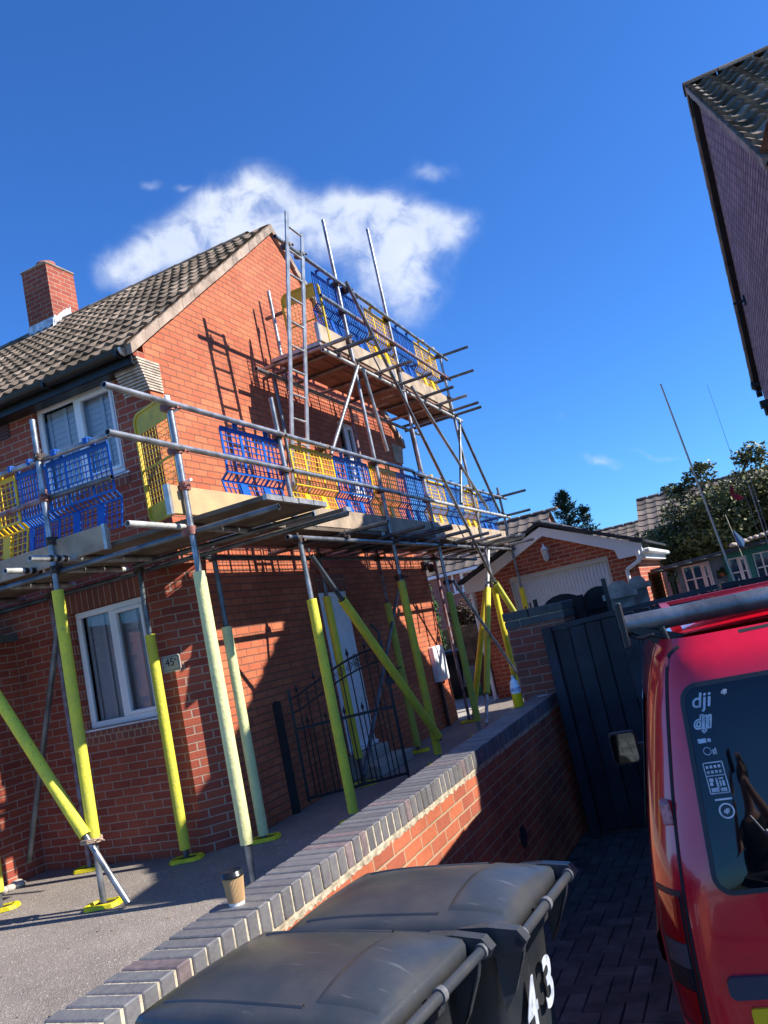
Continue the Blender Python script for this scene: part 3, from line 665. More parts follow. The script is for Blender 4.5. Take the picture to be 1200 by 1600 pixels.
b_ = tube('brace', (-3.64, 12.35, 2.02), (-4.2, 11.90, .06), 'galv_dark'); sleeve(b_, (-3.64, 12.35, 2.02), (-4.2, 11.90, .06), .22, 1.95, 'foam_gold')
tube('brace', (-3.55, 10.50, 2.10), (-3.55, 13.3, .02), 'galv_pale')
tube('brace', (-3.60, 8.75, 2.2), (-3.66, 9.0, 2.1), 'galv_dark')
a_, b__ = (-6.45, 4.80, 2.90), (-4.66, 4.79, -.0 + .03); b_ = tube('brace', a_, b__, 'galv'); sleeve(b_, a_, b__, .55, 2.6, 'foam', .047)
tube('brace', (-5.08, 4.98, 2.36), (-6.15, 5.25, .30), 'galv_dark')
# couplers
def coupler_mesh(m):
    mb = MB(); mb.tube((0, 0, -.032), (0, 0, .032), .036, 12); mb.tube((-.028, .045, 0), (.028, .045, 0), .034, 12); mb.box((-.02, -.01, -.03), (.02, .05, .03))
    mb.tube((.02, -.045, -.012), (.065, -.045, -.012), .008, 6); mb.tube((.055, -.045, -.012), (.068, -.045, -.012), .015, 6); mb.box((.018, -.055, -.022), (.034, -.02, .01)); mb.tube((.0, .03, .03), (.0, .03, .075), .008, 6); mb.tube((.0, .03, .055), (.0, .03, .070), .015, 6)
    return mb.build('coupler', M[m], scaf)
cA = coupler_mesh('coupler'); cB = coupler_mesh('coupler_red'); first = {id(cA): cA, id(cB): cB}; used = set()
def coup(x, y, z, rz=0, red=False):
    s_ = cB if red else cA
    if id(s_) in used: c = s_.copy(); COL.objects.link(c); c.parent = scaf
    else: c = s_; used.add(id(s_))
    c.location = (x, y, z); c.rotation_euler = (0, 0, rz)
for (x, y) in ((-3.6, 4.9), (-3.6, 8.75), (-3.6, 10.36), (-3.6, 12.58), (-3.6, 14.33)):
    for z in (3.62, 3.27, 2.63): coup(x, y, z, rad(90), y < 5)
coup(-3.6, 4.9, 2.98, .3, True)
for (x, y) in ((-3.6, 8.75), (-3.6, 10.36), (-3.6, 12.58)):
    for z in (5.98, 5.60, 4.9, 5.2): coup(x, y, z, rad(90))
for (x, y) in ((-4.97, 4.86), (-6.22, 4.97)):
    for z in (3.6, 3.25, 2.64, 2.88): coup(x, y, z, 0, z == 3.25)
for p in ((-3.6, 6.52, 2.60), (-4.3, 8.15, 2.62), (-4.3, 8.15, 2.45), (-4.41, 6.27, 2.62), (-4.98, 5.88, 2.63), (-6.16, 5.92, 2.63), (-4.3, 9.82, 2.6), (-4.28, 11.95, 2.6), (-3.6, 8.75, 2.2), (-3.6, 7.4, 3.63), (-3.6, 6.5, 3.63), (-3.6, 6.5, 3.28), (-3.6, 10.42, 2.1), (-3.6, 12.5, 2.1), (-3.565, 7.45, 5.99), (-3.565, 7.75, 5.99), (-3.58, 8.98, 5.97)): coup(*p, rad(60), False)
for y in (8.29, 9.49, 10.24, 11.17, 11.83): coup(-3.6, y, 4.91, 0)
for y in (7.49, 9.42, 11.11, 11.85): coup(-3.6, y, 2.66, 0)
# rope tying the raker to the front leg
mb = MB()
for k in range(3):
    c_ = Vector((-4.97, 4.83, .49 + k * .012)); pts = [c_ + Vector((.085 * math.cos(a * .628) , .075 * math.sin(a * .628), .006 * math.sin(a))) for a in range(11)]; mb.path(pts, .006, 6)
mb.path([(-4.89, 4.80, .50), (-4.84, 4.78, .515), (-4.80, 4.79, .50)], .006, 6); mb.build('rope_tie', mat('rope', (.42, .30, .20), .9), scaf)
# boards
def board(a, b, w, z, mtl='board', th=.038, name='deck_board'):
    a = Vector((*a, z)); b = Vector((*b, z)); d = (b - a).normalized(); n = Vector((-d.y, d.x, 0)) * (w / 2); mb = MB()
    T = Matrix(((d.x, n.normalized().x, 0, a.x), (d.y, n.normalized().y, 0, a.y), (0, 0, 1, z), (0, 0, 0, 1))); L = (b - a).length
    mb.box((0, -w / 2, random.uniform(-.002, .002)), (L, w / 2, th), T, bev=.003)
    o = mb.build(name, M[mtl], scaf)
    for e in (0, L - .03): mb = MB(); mb.box((e - .002, -w / 2 - .002, -.002), (e + .032, w / 2 + .002, th + .002), T); mb.build('end_band', M['alu'], o)
    return o
zD = 2.718
for k in range(4):
    y = 5.10 + k * .235
    board((-7.6, y), (-5.05 + .02 * k, y), .225, zD + .0); board((-5.03 + .02 * k, y), (-2.95 - random.uniform(0, .02), y + .02), .225, zD + .0)
board((-5.05, 6.42), (-3.0, 6.44), .1, zD)
for k in range(3):
    x = -3.75 - k * .235; ys = [6.12 + (.0 if k else 0), 8.62 + .1 * k, 11.5 - .1 * k, 14.45]
    for a, b in zip(ys[:-1], ys[1:]): board((x, a + .01), (x, b - .01), .225, zD + .0 if k else zD)
for k in range(3):
    x = -3.76 - k * .225; ys = [7.98, 10.4 + .3 * k, 12.78]
    for a, b in zip(ys[:-1], ys[1:]): board((x, a + .008), (x, b - .008), .218, 4.985, 'board_red')
def toe(p, q, z0, z1, m='toe', th=.038):
    mb = MB(); p = Vector((*p, 0)); q = Vector((*q, 0)); d = (q - p).normalized(); T = Matrix(((d.x, -d.y, 0, p.x), (d.y, d.x, 0, p.y), (0, 0, 1, 0), (0, 0, 0, 1))); L = (q - p).length
    mb.box((0, 0, z0), (L, th, z1), T, bev=.004); o = mb.build('toe_board', M[m], scaf)
    mb = MB(); mb.box((-.003, -.003, z0 - .003), (.03, th + .003, z1 + .003), T); mb.build('end_band', M['alu'], o); mb = MB(); mb.box((L - .03, -.003, z0 - .003), (L + .003, th + .003, z1 + .003), T); mb.build('end_band', M['alu'], o)
toe((-3.63, 4.74), (-3.63, 6.95), 2.765, 2.99, 'board_new')
toe((-3.63, 6.97), (-3.63, 10.3), 2.76, 2.96); toe((-3.63, 10.31), (-3.63, 14.4), 2.76, 2.97)
toe((-7.4, 4.895), (-4.99, 4.895), 2.68, 2.86); toe((-4.98, 4.895), (-4.42, 4.895), 2.69, 2.89)
toe((-3.63, 7.98), (-3.63, 10.2), 5.03, 5.25); toe((-3.63, 10.22), (-3.63, 12.75), 5.03, 5.25)

# ------------------------------------------------------------------ brick guards (plastic mesh)
def guard_proto(w=.90):
    root = empty('brick_guard', '', 'brick guard')
    mb = MB(); t = .010
    def bar(x0, z0, x1, z1, yy0, yy1, wd, th=t):
        # bar in panel coordinates; y = inward offset
        p = Vector((x0, yy0, z0)); q = Vector((x1, yy1, z1)); d = (q - p); L = d.length; d.normalize()
        s_ = Vector((0, 1, 0)) if abs(d.x) > .5 else Vector((1, 0, 0)); n = d.cross(s_).normalized(); s_ = n.cross(d).normalized()
        # s_ is the flat width direction for vertical bars, thickness direction otherwise
        if abs(d.x) > .5: A, B_ = n * wd / 2, s_ * th / 2
        else: A, B_ = s_ * wd / 2, n * th / 2
        vs = [p - A - B_, p + A - B_, p + A + B_, p - A + B_, q - A - B_, q + A - B_, q + A + B_, q - A + B_]
        mb.add(vs, [(0, 3, 2, 1), (4, 5, 6, 7), (0, 1, 5, 4), (1, 2, 6, 5), (2, 3, 7, 6), (3, 0, 4, 7)])
    zA, zB, zC, zD_ = -.05, -.44, -.50, -.74; yA, yB, yC, yD = 0, .0, -.07, -.02
    nx = 13
    for i in range(nx + 1):
        x = w * i / nx; wd = .026 if i in (0, nx) else (.034 if i in (4, 9) else .0065)
        bar(x, zA, x, zB, yA, yB, wd); bar(x, zB, x, zC, yB, yC, max(.012, wd)); 
        bar(x, zC, x, zD_, yC, yD, .020 if i in (0, nx) else (.05 if i in (4, 9) else .0065))
    for k in range(8):
        f = k / 7; bar(0, zA + (zB - zA) * f, w, zA + (zB - zA) * f, yA, yA, .045 if k == 0 else (.02 if k == 7 else .0065))
    for k in range(5):
        f = k / 4; bar(0, zC + (zD_ - zC) * f, w, zC + (zD_ - zC) * f, yC + (yD - yC) * f, yC + (yD - yC) * f, .02 if k in (0,) else .0065)
    mb.build('mesh_panel', M['blue'], root)
    mb = MB()
    for x in (w * .22, w * .74):
        mb = MB(); mb.box((x - .035, -.012, -.07), (x + .035, .0, .03), bev=.003); mb.box((x - .035, -.012, .022), (x + .035, .085, .034), bev=.003); mb.box((x - .035, .075, -.02), (x + .035, .087, .03), bev=.003); mb.build('hook', M['blue'], root)
    for x in (w * .31, w * .70):
        mb = MB(); mb.prism([(x - .055, -.06, -.52), (x + .055, -.06, -.52), (x + .05, -.035, -.68), (x + .03, -.01, -.88), (x - .03, -.01, -.88), (x - .05, -.035, -.68)], (0, .014, 0)); mb.build('tongue', M['blue'], root)
    return root
gp = guard_proto(); yp = copy_tree(gp, None, M['yellow'])
gused = set()
def guard(src, loc, rz, label, sx=1., tilt=0., group='mesh brick guards hung on the guard rails'):
    if id(src) in gused: o = copy_tree(src, None)
    else: o = src; gused.add(id(src))
    o.location = loc; o.rotation_euler = (tilt, 0, rz); o.scale = (sx, 1, 1); tag(o, label, 'brick guard', group)
    return o
# local x along rail, local +y toward the rail/outside. gable line: x along -Y -> outside is +X
GZ = rad(90)
low = [('b', 5.60, .99), ('y', 6.76, .92), ('b', 7.70, .90), ('y', 8.63, .84), ('b', 9.46, .95), ('y', 10.42, .88), ('b', 11.32, .80), ('y', 12.10, .86), ('b', 12.98, 1.1)]
names = ['first', 'second', 'third', 'fourth', 'fifth', 'sixth', 'seventh', 'eighth', 'ninth']
def gable_guard(kind, y0, L, zr, x, label):
    # mirrored so that +Y local points to +X world: rotate by -90 and start at far end
    guard(gp if kind == 'b' else yp, (x, y0 + L, zr), -GZ, label, L / .90)
for i, (k, y0, L) in enumerate(low):
    gable_guard(k, y0, L - .03, 3.625, -3.645, '%s mesh brick guard on the lower gable rail, %s from the front corner' % ('blue' if k == 'b' else 'yellow', names[i]))
up = [('b', 8.15, .62), ('b', 8.78, .80), ('y', 9.62, .92), ('b', 10.55, .86), ('y', 11.45, .98)]
for i, (k, y0, L) in enumerate(up):
    gable_guard(k, y0, L - .03, 5.985, -3.645, '%s mesh brick guard on the upper lift rail, %s from the ladder' % ('blue' if k == 'b' else 'yellow', names[i]))
for (k, x0, L, lab, yy_) in (('b', -4.99, .68, 'blue mesh brick guard below the upstairs window, nearest the house corner', 4.955), ('b', -5.43, .42, 'narrow-looking blue mesh brick guard beside the white upright tube on the front lift', 4.957), ('y', -6.12, .76, 'yellow mesh brick guard at the left picture edge on the front lift', 4.95)):
    guard(gp if k == 'b' else yp, (x0 + L, yy_, 3.59), rad(180), lab, L / .90)

# yellow steel gates closing the lifts
def yellow_gate(loc, rz, w, h, label, tilt=0):
    root = empty('access_gate', label, 'safety gate', loc, rz, 'yellow steel gates on the lifts')
    mb = MB(); r = .09
    def outline(x0, x1, z0, z1, rr, n=6):
        P = []
        for (cx, cz_, a0) in ((x1 - rr, z1 - rr, 0), (x0 + rr, z1 - rr, 90), (x0 + rr, z0 + rr, 180), (x1 - rr, z0 + rr, 270)):
            for i in range(n + 1): a = rad(a0 + 90 * i / n); P.append((cx + rr * math.cos(a), cz_ + rr * math.sin(a)))
        return P
    O = outline(0, w, 0, h, r); I = outline(.022, w - .022, .022, h - .022, r * .8); n = len(O)
    vs = [(p[0], 0, p[1]) for p in O] + [(p[0], 0, p[1]) for p in I] + [(p[0], .028, p[1]) for p in O] + [(p[0], .028, p[1]) for p in I]
    fs = []
    for i in range(n):
        j = (i + 1) % n; fs += [(i, j, n + j, n + i), (2 * n + i, 3 * n + i, 3 * n + j, 2 * n + j), (i, 2 * n + i, 2 * n + j, j), (n + i, n + j, 3 * n + j, 3 * n + i)]
    mb.add(vs, fs); mb.build('frame', M['yellow_gate'], root)
    mb = MB()
    top = [p for p in I if p[1] > h - .3 * h * .9 and p[1] > h * .78]; 
    mb.prism([(w - .022, .010, h * .80)] + [(p[0], .010, p[1]) for p in I[:14]] + [(.022, .010, h * .80)], (0, .006, 0)); mb.build('top_panel', M['yellow_gate'], root)
    mb = MB(); mb.prism([(.022, .010, h * .16)] + [(p[0], .010, p[1]) for p in I[14:]] + [(w - .022, .010, h * .16)], (0, .006, 0)); mb.build('kick_panel', M['yellow_gate'], root)
    mb = MB(); k = 0
    while .022 + k * .045 < w - .022: mb.tube((.022 + k * .045, .013, h * .16), (.022 + k * .045, .013, h * .80), .0028, 5); k += 1
    k = 0
    while h * .16 + k * .045 < h * .8: mb.tube((.022, .017, h * .16 + k * .045), (w - .022, .017, h * .16 + k * .045), .0028, 5); k += 1
    mb.box((.022, .008, h * .47), (w - .022, .018, h * .47 + .02)); mb.build('wire_mesh', M['yellow_gate'], root)
    return root
g1 = yellow_gate((-4.22, 5.20, 2.84), math.atan2(-.18, .50), .53, .95, 'yellow steel mesh gate closing the lower lift at the house corner')
mb = MB(); mb.box((.535, -.01, .12), (.56, .03, .93), bev=.003); mb.tube((.55, .02, .2), (.66, .02, .2), .012, 8); mb.tube((.55, .02, .78), (.66, .02, .78), .012, 8); mb.build('hinge_post', M['upvc'], g1)
yellow_gate((-4.16, 8.22, 5.0), 0.0, .54, .86, 'yellow steel gate at the ladder end of the upper lift')

# ladder
lad = empty('ladder', 'long aluminium ladder standing on the lower lift and rising above the roof edge', 'ladder', (-4.16, 7.42, 2.76))
top = Vector((.70, 0, 3.58)); 
for yv, e in ((0, 0), (.34, -.12)):
    mb = MB(); d = top.normalized(); mb.box((-.012, -.03, 0), (.012, .03, top.length + e), Matrix.Translation((0, yv, 0)) @ Matrix.Rotation(math.atan2(top.x, top.z), 4, 'Y'), bev=.004); mb.build('stile', M['alu'], lad)
for k in range(13):
    f = (.25 + k * .27) / top.length; p = top * f; mb = MB(); mb.tube((p.x, 0, p.z), (p.x, .34, p.z), .013, 8); mb.build('rung', M['alu'], lad)

# ------------------------------------------------------------------ wrought iron gate by the door
ig = empty('iron_gate', 'black wrought iron garden gate with spear tops and a curved top rail', 'gate', (-4.53, 7.30, 0), 0); ig.scale = (1, 1, 1.14)
gd = Vector((.86, 0.62, 0)); gL = 1.10; gd.normalize()
T = Matrix(((gd.x, -gd.y, 0, 0), (gd.y, gd.x, 0, 0), (0, 0, 1, 0), (0, 0, 0, 1)))
def tp(p): return T @ Vector(p)
topz = lambda f: .98 + .30 * math.sin(min(1., f) * math.pi / 2) ** 1.2
mb = MB()
mb.box((0, -.014, .06), (.028, .014, topz(0) + .10), T); mb.box((gL - .028, -.014, .06), (gL, .014, 1.42), T)
mb.tube(tp((gL - .014, 0, 1.42)), tp((gL - .07, 0, 1.49)), .012, 8); mb.lathe([(0, -.02), (.02, 0), (0, .02)], tuple(tp((gL - .08, 0, 1.50))), 8)
mb.box((.028, -.010, .08), (gL - .028, .010, .105), T); mb.box((.028, -.010, .70), (gL - .028, .010, .725), T)
N_ = 16
for i in range(N_): mb.tube(tp((gL * i / N_, 0, topz(i / N_))), tp((gL * (i + 1) / N_, 0, topz((i + 1) / N_))), .012, 6); mb.tube(tp((gL * i / N_, 0, topz(i / N_) - .13)), tp((gL * (i + 1) / N_, 0, topz((i + 1) / N_) - .13)), .009, 6)
mb.build('frame', M['black_iron'], ig)
def spear(mb, x, z, s=1.):
    mb = MB(); c = tp((x, 0, z)); mb.tube(c, c + Vector((0, 0, .05 * s)), .006, 6); mb.tube(c + Vector((0, 0, .03 * s)), c + Vector((0, 0, .055 * s)), .007, 6, r1=.020 * s); mb.tube(c + Vector((0, 0, .055 * s)), c + Vector((0, 0, .11 * s)), .020 * s, 6, r1=.001); mb.build('spear_head', M['black_iron'], ig)
mb = MB(); ms_ = MB(); n_ = 11
for i in range(1, n_):
    x = gL * i / n_; f = i / n_
    mb.tube(tp((x, 0, .1)), tp((x, 0, topz(f) if i % 2 == 0 or 1 else .7)), .007, 6)
    if i % 2: spear(ms_, x, topz(f) + .0)
    if i % 2: spear(ms_, x + gL / n_ * .5, .72, .9); mb.tube(tp((x + gL / n_ * .5, 0, .1)), tp((x + gL / n_ * .5, 0, .72)), .006, 6)
mb.build('bars', M['black_iron'], ig)
mb = MB()
for i in range(1, n_, 1):
    x = gL * (i + .0) / n_; z = topz(i / n_) - .065
    for sg in (-1, 1):
        pts = [tp((x + sg * (.045 - .004 * a) * math.cos(a * .55) * .9 - sg * .0, 0, z + (.045 - .0035 * a) * math.sin(a * .55) * sg)) for a in range(10)]
        mb.path(pts, .004, 5)
mb.build('scrollwork', M['black_iron'], ig)
mb = MB(); mb.box((gL - .05, -.02, .92), (gL + .05, .02, .98), T); mb.tube(tp((gL, -.06, 1.05)), tp((gL + .14, -.06, 1.05)), .008, 6); mb.build('latch', M['black_iron'], ig)
mb = MB(); mb.box((-.14, -.045, 0), (-.05, .045, 1.12), T, bev=.006); mb.prism([tp(p) for p in ((-.14, -.045, 1.12), (-.05, -.045, 1.12), (-.095, -.045, 1.14))], tuple(T.to_3x3() @ Vector((0, .09, 0)))); tag(mb.build('gate_post', M['black_wood'], None, (-4.55, 7.26, 0)), 'square black timber post at the hinge side of the iron gate', 'post')

# ------------------------------------------------------------------ drive gate
dg_ = empty('timber_gate', 'dark stained close-boarded timber driveway gate between brick pillar and van', 'gate', (-1.70, 7.14, -.5))
x = 0.0; k = 0
mb = MB()
mb.box((0, -.03, 0), (.09, .06, 1.83), bev=.006); mb.build('gate_stile', M['gate_wood'], dg_)
leafs = [(.10, 1.52, 1.79, 1.86), (1.55, 2.9, 1.86, 1.80)]
for (xa, xb, ha, hb) in leafs:
    bo = MB(); n_ = round((xb - xa) / .142)
    for i in range(n_):
        a = xa + (xb - xa) * i / n_; b = xa + (xb - xa) * (i + 1) / n_; h = ha + (hb - ha) * i / n_
        bo.box((a + .004, -.012 + random.uniform(-.002, .002), .045 + random.uniform(0, .01)), (b - .004, .012, h), bev=.006)
    bo.build('boards', M['gate_wood'], dg_)
    rr = MB(); rr.prism([(xa, -.03, ha), (xb, -.03, hb), (xb, -.03, hb + .04), (xa, -.03, ha + .04)], (0, .06, 0)); 
    rr.build('rail', M['gate_wood'], dg_)
    for z in (.2, 1.0, 1.6): rr = MB(); rr.box((xa, .014, z), (xb, .05, z + .09)); rr.build('rail', M['gate_wood'], dg_)
# arched weathered panels standing behind the gate
def arch(loc, w, h, mtl, label, tex=None):
    root = empty('arched_panel', label, 'garden panel', loc, rad(3), 'arched timber panels behind the drive gate')
    P = [(-w / 2, -.75), (w / 2, -.75), (w / 2, h - w * .42)] + [(w / 2 * math.cos(a), h - w * .42 + w * .42 * math.sin(a)) for a in [math.pi * i / 10 for i in range(1, 10)]] + [(-w / 2, h - w * .42)]
    mb = MB(); mb.prism([(p[0], 0, p[1]) for p in P], (0, .022, 0)); mb.build('board', M[mtl], root)
    mb = MB(); mb.box((-w / 2 - .05, -.035, h - w * .5 - .05), (w / 2 + .05, -.001, h - w * .5 + .01)); mb.build('batten', M['black_wood' if mtl == 'black_wood' else 'old_wood'], root); mb = MB(); mb.box((-w / 2 - .03, -.035, -.3), (w / 2 + .03, -.001, -.22)); mb.build('batten', M['black_wood' if mtl == 'black_wood' else 'old_wood'], root)
arch((-1.76, 8.6, 0), .52, 1.60, 'black_wood', 'widest blackened arched timber panel, right behind the brick pillar')
arch((-1.37, 8.6, 0), .36, 1.60, 'black_wood', 'second blackened arched timber panel right of the pillar with horizontal batten')
arch((-1.14, 8.5, 0), .25, 1.61, 'old_wood', 'pale grey arched timber panel nearest the van roof bar end')
arch((-.97, 8.7, 0), .17, 1.62, 'old_wood', 'narrow grey arched timber panel below the garage downpipe')
mb = MB(); mb.box((-.045, -.045, -.6), (.045, .045, 1.55), bev=.006); tag(mb.build('fence_post', M['black_wood'], None, (-1.56, 8.5, 0)), 'thick dark square post between the two blackened arched panels', 'post')
mb = MB(); mb.box((-.02, -.02, -.6), (.02, .02, 1.66)); tag(mb.build('metal_post', M['black_iron'], None, (-1.225, 8.2, 0)), 'slim dark upright post beside the grey arched panels', 'post')
for i, (x, h) in enumerate(((-1.92, 1.60), (-1.975, 1.58), (-2.03, 1.55))):
    mb = MB(); mb.tube((0, 0, -.0), (0, 0, h), .022 if i == 0 else .009, 8); tag(mb.build('railing_spike', M['black_iron'], None, (x - .02, 8.15, 0)), ['thick rounded black railing upright just behind the pillar top', 'thin black railing spike, second from right behind the pillar', 'thin black railing spike, leftmost behind the pillar'][i], 'railing', 'black railing tops behind the pillar')

# ------------------------------------------------------------------ garage
ga = empty('garage', 'brick garage with white ribbed door, white bargeboards and dark tiled roof', 'garage', (-4.53, 14.5, 0))
W = 3.01; zl = 2.03; zr = 2.10
mb = MB(); dx0, dx1, dzt = .70, 2.53, 2.12
mb.wall((0, 0, 0), (1, 0, 0), W, 2.05, [(dx0, dx1, -.5, 2.05)], z0=-.6)
mb.poly([(0, 0, 2.05), (dx0, 0, 2.05), (dx0, 0, 2.12), (dx1, 0, 2.12), (dx1, 0, 2.05), (W, 0, 2.05), (W / 2 - .02, 0, 2.85)], 0)
mb.wall((W, 0, 0), (0, 1, 0), 4.6, 2.05, z0=-.6); mb.wall((0, 0, 0), (0, 1, 0), 4.6, 2.05, z0=-.6); mb.wall((0, 4.6, 0), (1, 0, 0), W, 2.05, z0=-.6)
mb.build('wall', M['brick_garage'], ga)
mb = MB(); n_ = 28
for i in range(n_):
    a = dx0 + .04 + (dx1 - dx0 - .08) * i / n_; w_ = (dx1 - dx0 - .08) / n_; mb.box((a, .10, -.4), (a + w_ * .62, .13, 2.05)); mb.box((a + w_ * .62, .115, -.4), (a + w_, .13, 2.05))
gdo = mb.build('door', M['garage_door'], ga)
mb = MB(); mb.box((dx0, .02, 2.04), (dx1, .14, 2.12)); mb.box((dx0, .02, -.5), (dx0 + .04, .14, 2.04)); mb.box((dx1 - .04, .02, -.5), (dx1, .14, 2.04)); mb.build('door_frame', mat('cream_frame', (.55, .50, .42), .6), ga)
mx_ = W / 2 - .0; zap = 2.90
mb = MB()
for sg, xe, ze in ((-1, -.16, 2.20), (1, W + .14, 2.20)):
    xa = mx_; mb.prism([(xa, -.10, zap), (xe, -.10, ze), (xe, -.10, ze - .19), (xe - sg * .42, -.10, ze - .19), (xe - sg * .46, -.10, ze - .02), (xa, -.10, zap - .17)], (0, .09, 0))
mb.box((W + .0, -.01, 1.93), (W + .16, 4.6, 2.10)); mb.build('bargeboard', M['upvc'], ga)
mb = MB()
for sg, xe in ((-1, -.22), (1, W + .20)):
    up_ = Vector((mx_ - xe, 0, 2.93 - 2.19)); L_ = up_.length; up_.normalize(); tiles(mb, (xe, -.16, 2.20), (0, 1, 0), 4.8, up_, L_, .30, .26, .016, 4)
ro = mb.build('roof', M['tile_dark'], ga)
mb = MB()
for k in range(12): mb.box((mx_ - .1, -.2 + k * .4, 2.93), (mx_ + .1, .19 + k * .4, 3.02), bev=.03)
mb.build('ridge_tiles', M['tile_dark'], ro)
mb = MB()
for sg, xe in ((-1, -.22), (1, W + .20)):
    for k in range(8):
        f0, f1 = k / 8, (k + 1) / 8
        a = Vector((xe + (mx_ - xe) * f0, -.19, 2.205 + .74 * f0 + .0)); b = Vector((xe + (mx_ - xe) * f1, -.19, 2.205 + .74 * f1)); mb.prism([a, b, b + Vector((0, 0, .05)), a + Vector((0, 0, .065))], (0, .12, 0))
mb.build('verge_caps', M['tile_dark'], ro)
mb = MB(); mb.box((W + .16, -.12, 2.02), (W + .27, 4.6, 2.10), bev=.02); mb.tube((W + .06, -.10, 2.08), (W + .06, -.10, 1.92), .034, 10); mb.tube((W + .06, -.10, 1.92), (W - .20, -.06, 1.80), .034, 10); mb.tube((W - .20, -.06, 1.80), (W - .20, -.06, -.4), .034, 10); mb.build('downpipe', M['upvc'], ga)
lx = 1.50
mb = MB(); mb.lathe([(0, 0), (.03, .005), (.045, .05), (.055, .20), (.045, .22), (.02, .24), (.0, .26)], (lx, -.14, 2.26), 6, smooth=False); la = mb.build('lantern', M['lamp_glass'], ga)
mb = MB(); mb.lathe([(.075, 0), (.02, .06), (.012, .10), (0, .11)], (lx, -.14, 2.48), 8); mb.tube((lx, -.14, 2.45), (lx, 0, 2.40), .012, 6); mb.box((lx - .03, -.02, 2.34), (lx + .03, -.0, 2.46))
for a in range(6): mb.tube((lx + .043 * math.cos(a * 1.047), -.14 + .043 * math.sin(a * 1.047), 2.29), (lx + .058 * math.cos(a * 1.047), -.14 + .058 * math.sin(a * 1.047), 2.48), .005, 4)
mb.build('lantern_frame', M['upvc'], la)
mb = MB(); mb.tube((-.06, -.03, -.4), (-.06, -.03, 2.0), .035, 8); mb.build('downpipe', M['upvc'], ga)

# ------------------------------------------------------------------ right-hand neighbour
nb = empty('neighbour_house', 'mauve brick gable end with worn tiled roof at the right edge', 'house', (1.04, 0, 0))
YA, ZA, YN, YFz, ZEr = 10.36, 7.46, 5.98, 13.62, 4.28
YK, ZK = 6.45, 4.42  # unseen flatter eave pitch, shaped for the shadow it casts on the tarmac
mb = MB(); mb.wall((0, YN + .15, 0), (0, 1, 0), YFz - YN - .3, 4.2, z0=-.6); mb.poly([(0, YN + .15, 4.2), (0, YFz - .15, 4.2), (0, YA, 7.30), (0, YK, ZK - .08)], 0)
mb.wall((0, YN + .15, 0), (1, 0, 0), 9, 4.2, z0=-.6); mb.wall((0, YFz - .15, 0), (1, 0, 0), 9, 4.2, z0=-.6); mb.wall((9, YN + .15, 0), (0, 1, 0), YFz - YN - .3, 4.2, z0=-.6)
mb.build('wall', M['brick_right'], nb)
mb = MB()

for (y0_, z0_, y1_, z1_) in ((YN - .15, 4.28, YK, ZK), (YK, ZK, YA, ZA - .05), (YFz + .08, 4.16, YA, ZA - .05)):
    up_ = Vector((0, y1_ - y0_, z1_ - z0_)); L_ = up_.length; up_.normalize(); tiles(mb, (-.10, y0_, z0_), (1, 0, 0), 9.2, up_, L_, .33, .24, .055, 7, .035)
ro = mb.build('roof', M['tile_old'], nb)
mb = MB()
for k in range(22): mb.grid(lambda u_, v_: (u_, YA + .13 * math.cos(v_), 7.40 + .10 * math.sin(v_)), [-.12 + k * .42, .29 + k * .42], [i * math.pi / 8 for i in range(9)], rnd=random.random())
mb.build('ridge_tiles', M['tile'], ro)
mb = MB()
for (ya, za) in ((YK, ZK - .03), (YFz + .08, 4.13)):
    for k in range(14):
        f0, f1 = k / 14, (k + 1) / 14; j = random.uniform(-.012, .012)
        P = lambda f, d: (-.10, ya + (YA - ya) * f, za + (7.42 - za) * f + d)
        mb.prism([P(f0, -.05 + j), P(f1, -.05 + j), P(f1, .05), P(f0, .05)], (.11, 0, 0))
mb.build('verge', M['verge'], ro)
mb = MB(); mb.poly([(-.09, YN - .15, 4.22), (9, YN - .15, 4.22), (9, YK, ZK - .05), (-.09, YK, ZK - .05)]); mb.poly([(-.09, YK, ZK - .05), (9, YK, ZK - .05), (9, YA, 7.38), (-.09, YA, 7.38)]); mb.poly([(-.09, YFz + .08, 4.1), (9, YFz + .08, 4.1), (9, YA, 7.38), (-.09, YA, 7.38)])
for k in range(12):
    f0, f1 = k / 12, (k + .97) / 12; P = lambda f, d: (-.075, YFz + .08 + (YA - YFz - .08) * f, 4.06 + (7.34 - 4.06) * f + d); mb.prism([P(f0, -.09 - .02 * (k % 2)), P(f1, -.09 - .02 * (k % 2)), P(f1, 0), P(f0, 0)], (.085, 0, 0))
mb.build('undercloak', M['black_wood'], ro)
mb = MB(); mb.tube((0, 11.9, 5.02), (-.16, 11.9, 5.02), .02, 8); mb.box((-.03, 11.84, 4.96), (.0, 11.96, 5.08)); mb.build('overflow_pipe', M['black_plastic'], nb)
mb = MB(); mb.box((-.14, 12.6, 3.62), (-.02, 12.75, 3.72)); mb.tube((-.08, 12.68, 3.62), (-.08, 12.68, 3.5), .03, 8); mb.box((-.12, 13.5, 4.12), (.05, 13.72, 4.2)); mb.tube((-.05, 13.66, 4.12), (-.05, 13.5, 4.0), .03, 8); mb.build('security_light', M['black_plastic'], nb)
mb = MB(); mb.tube((-.08, 12.68, 3.5), (-.04, 12.7, 3.1), .012, 6); mb.build('cable_conduit', M['upvc'], nb)

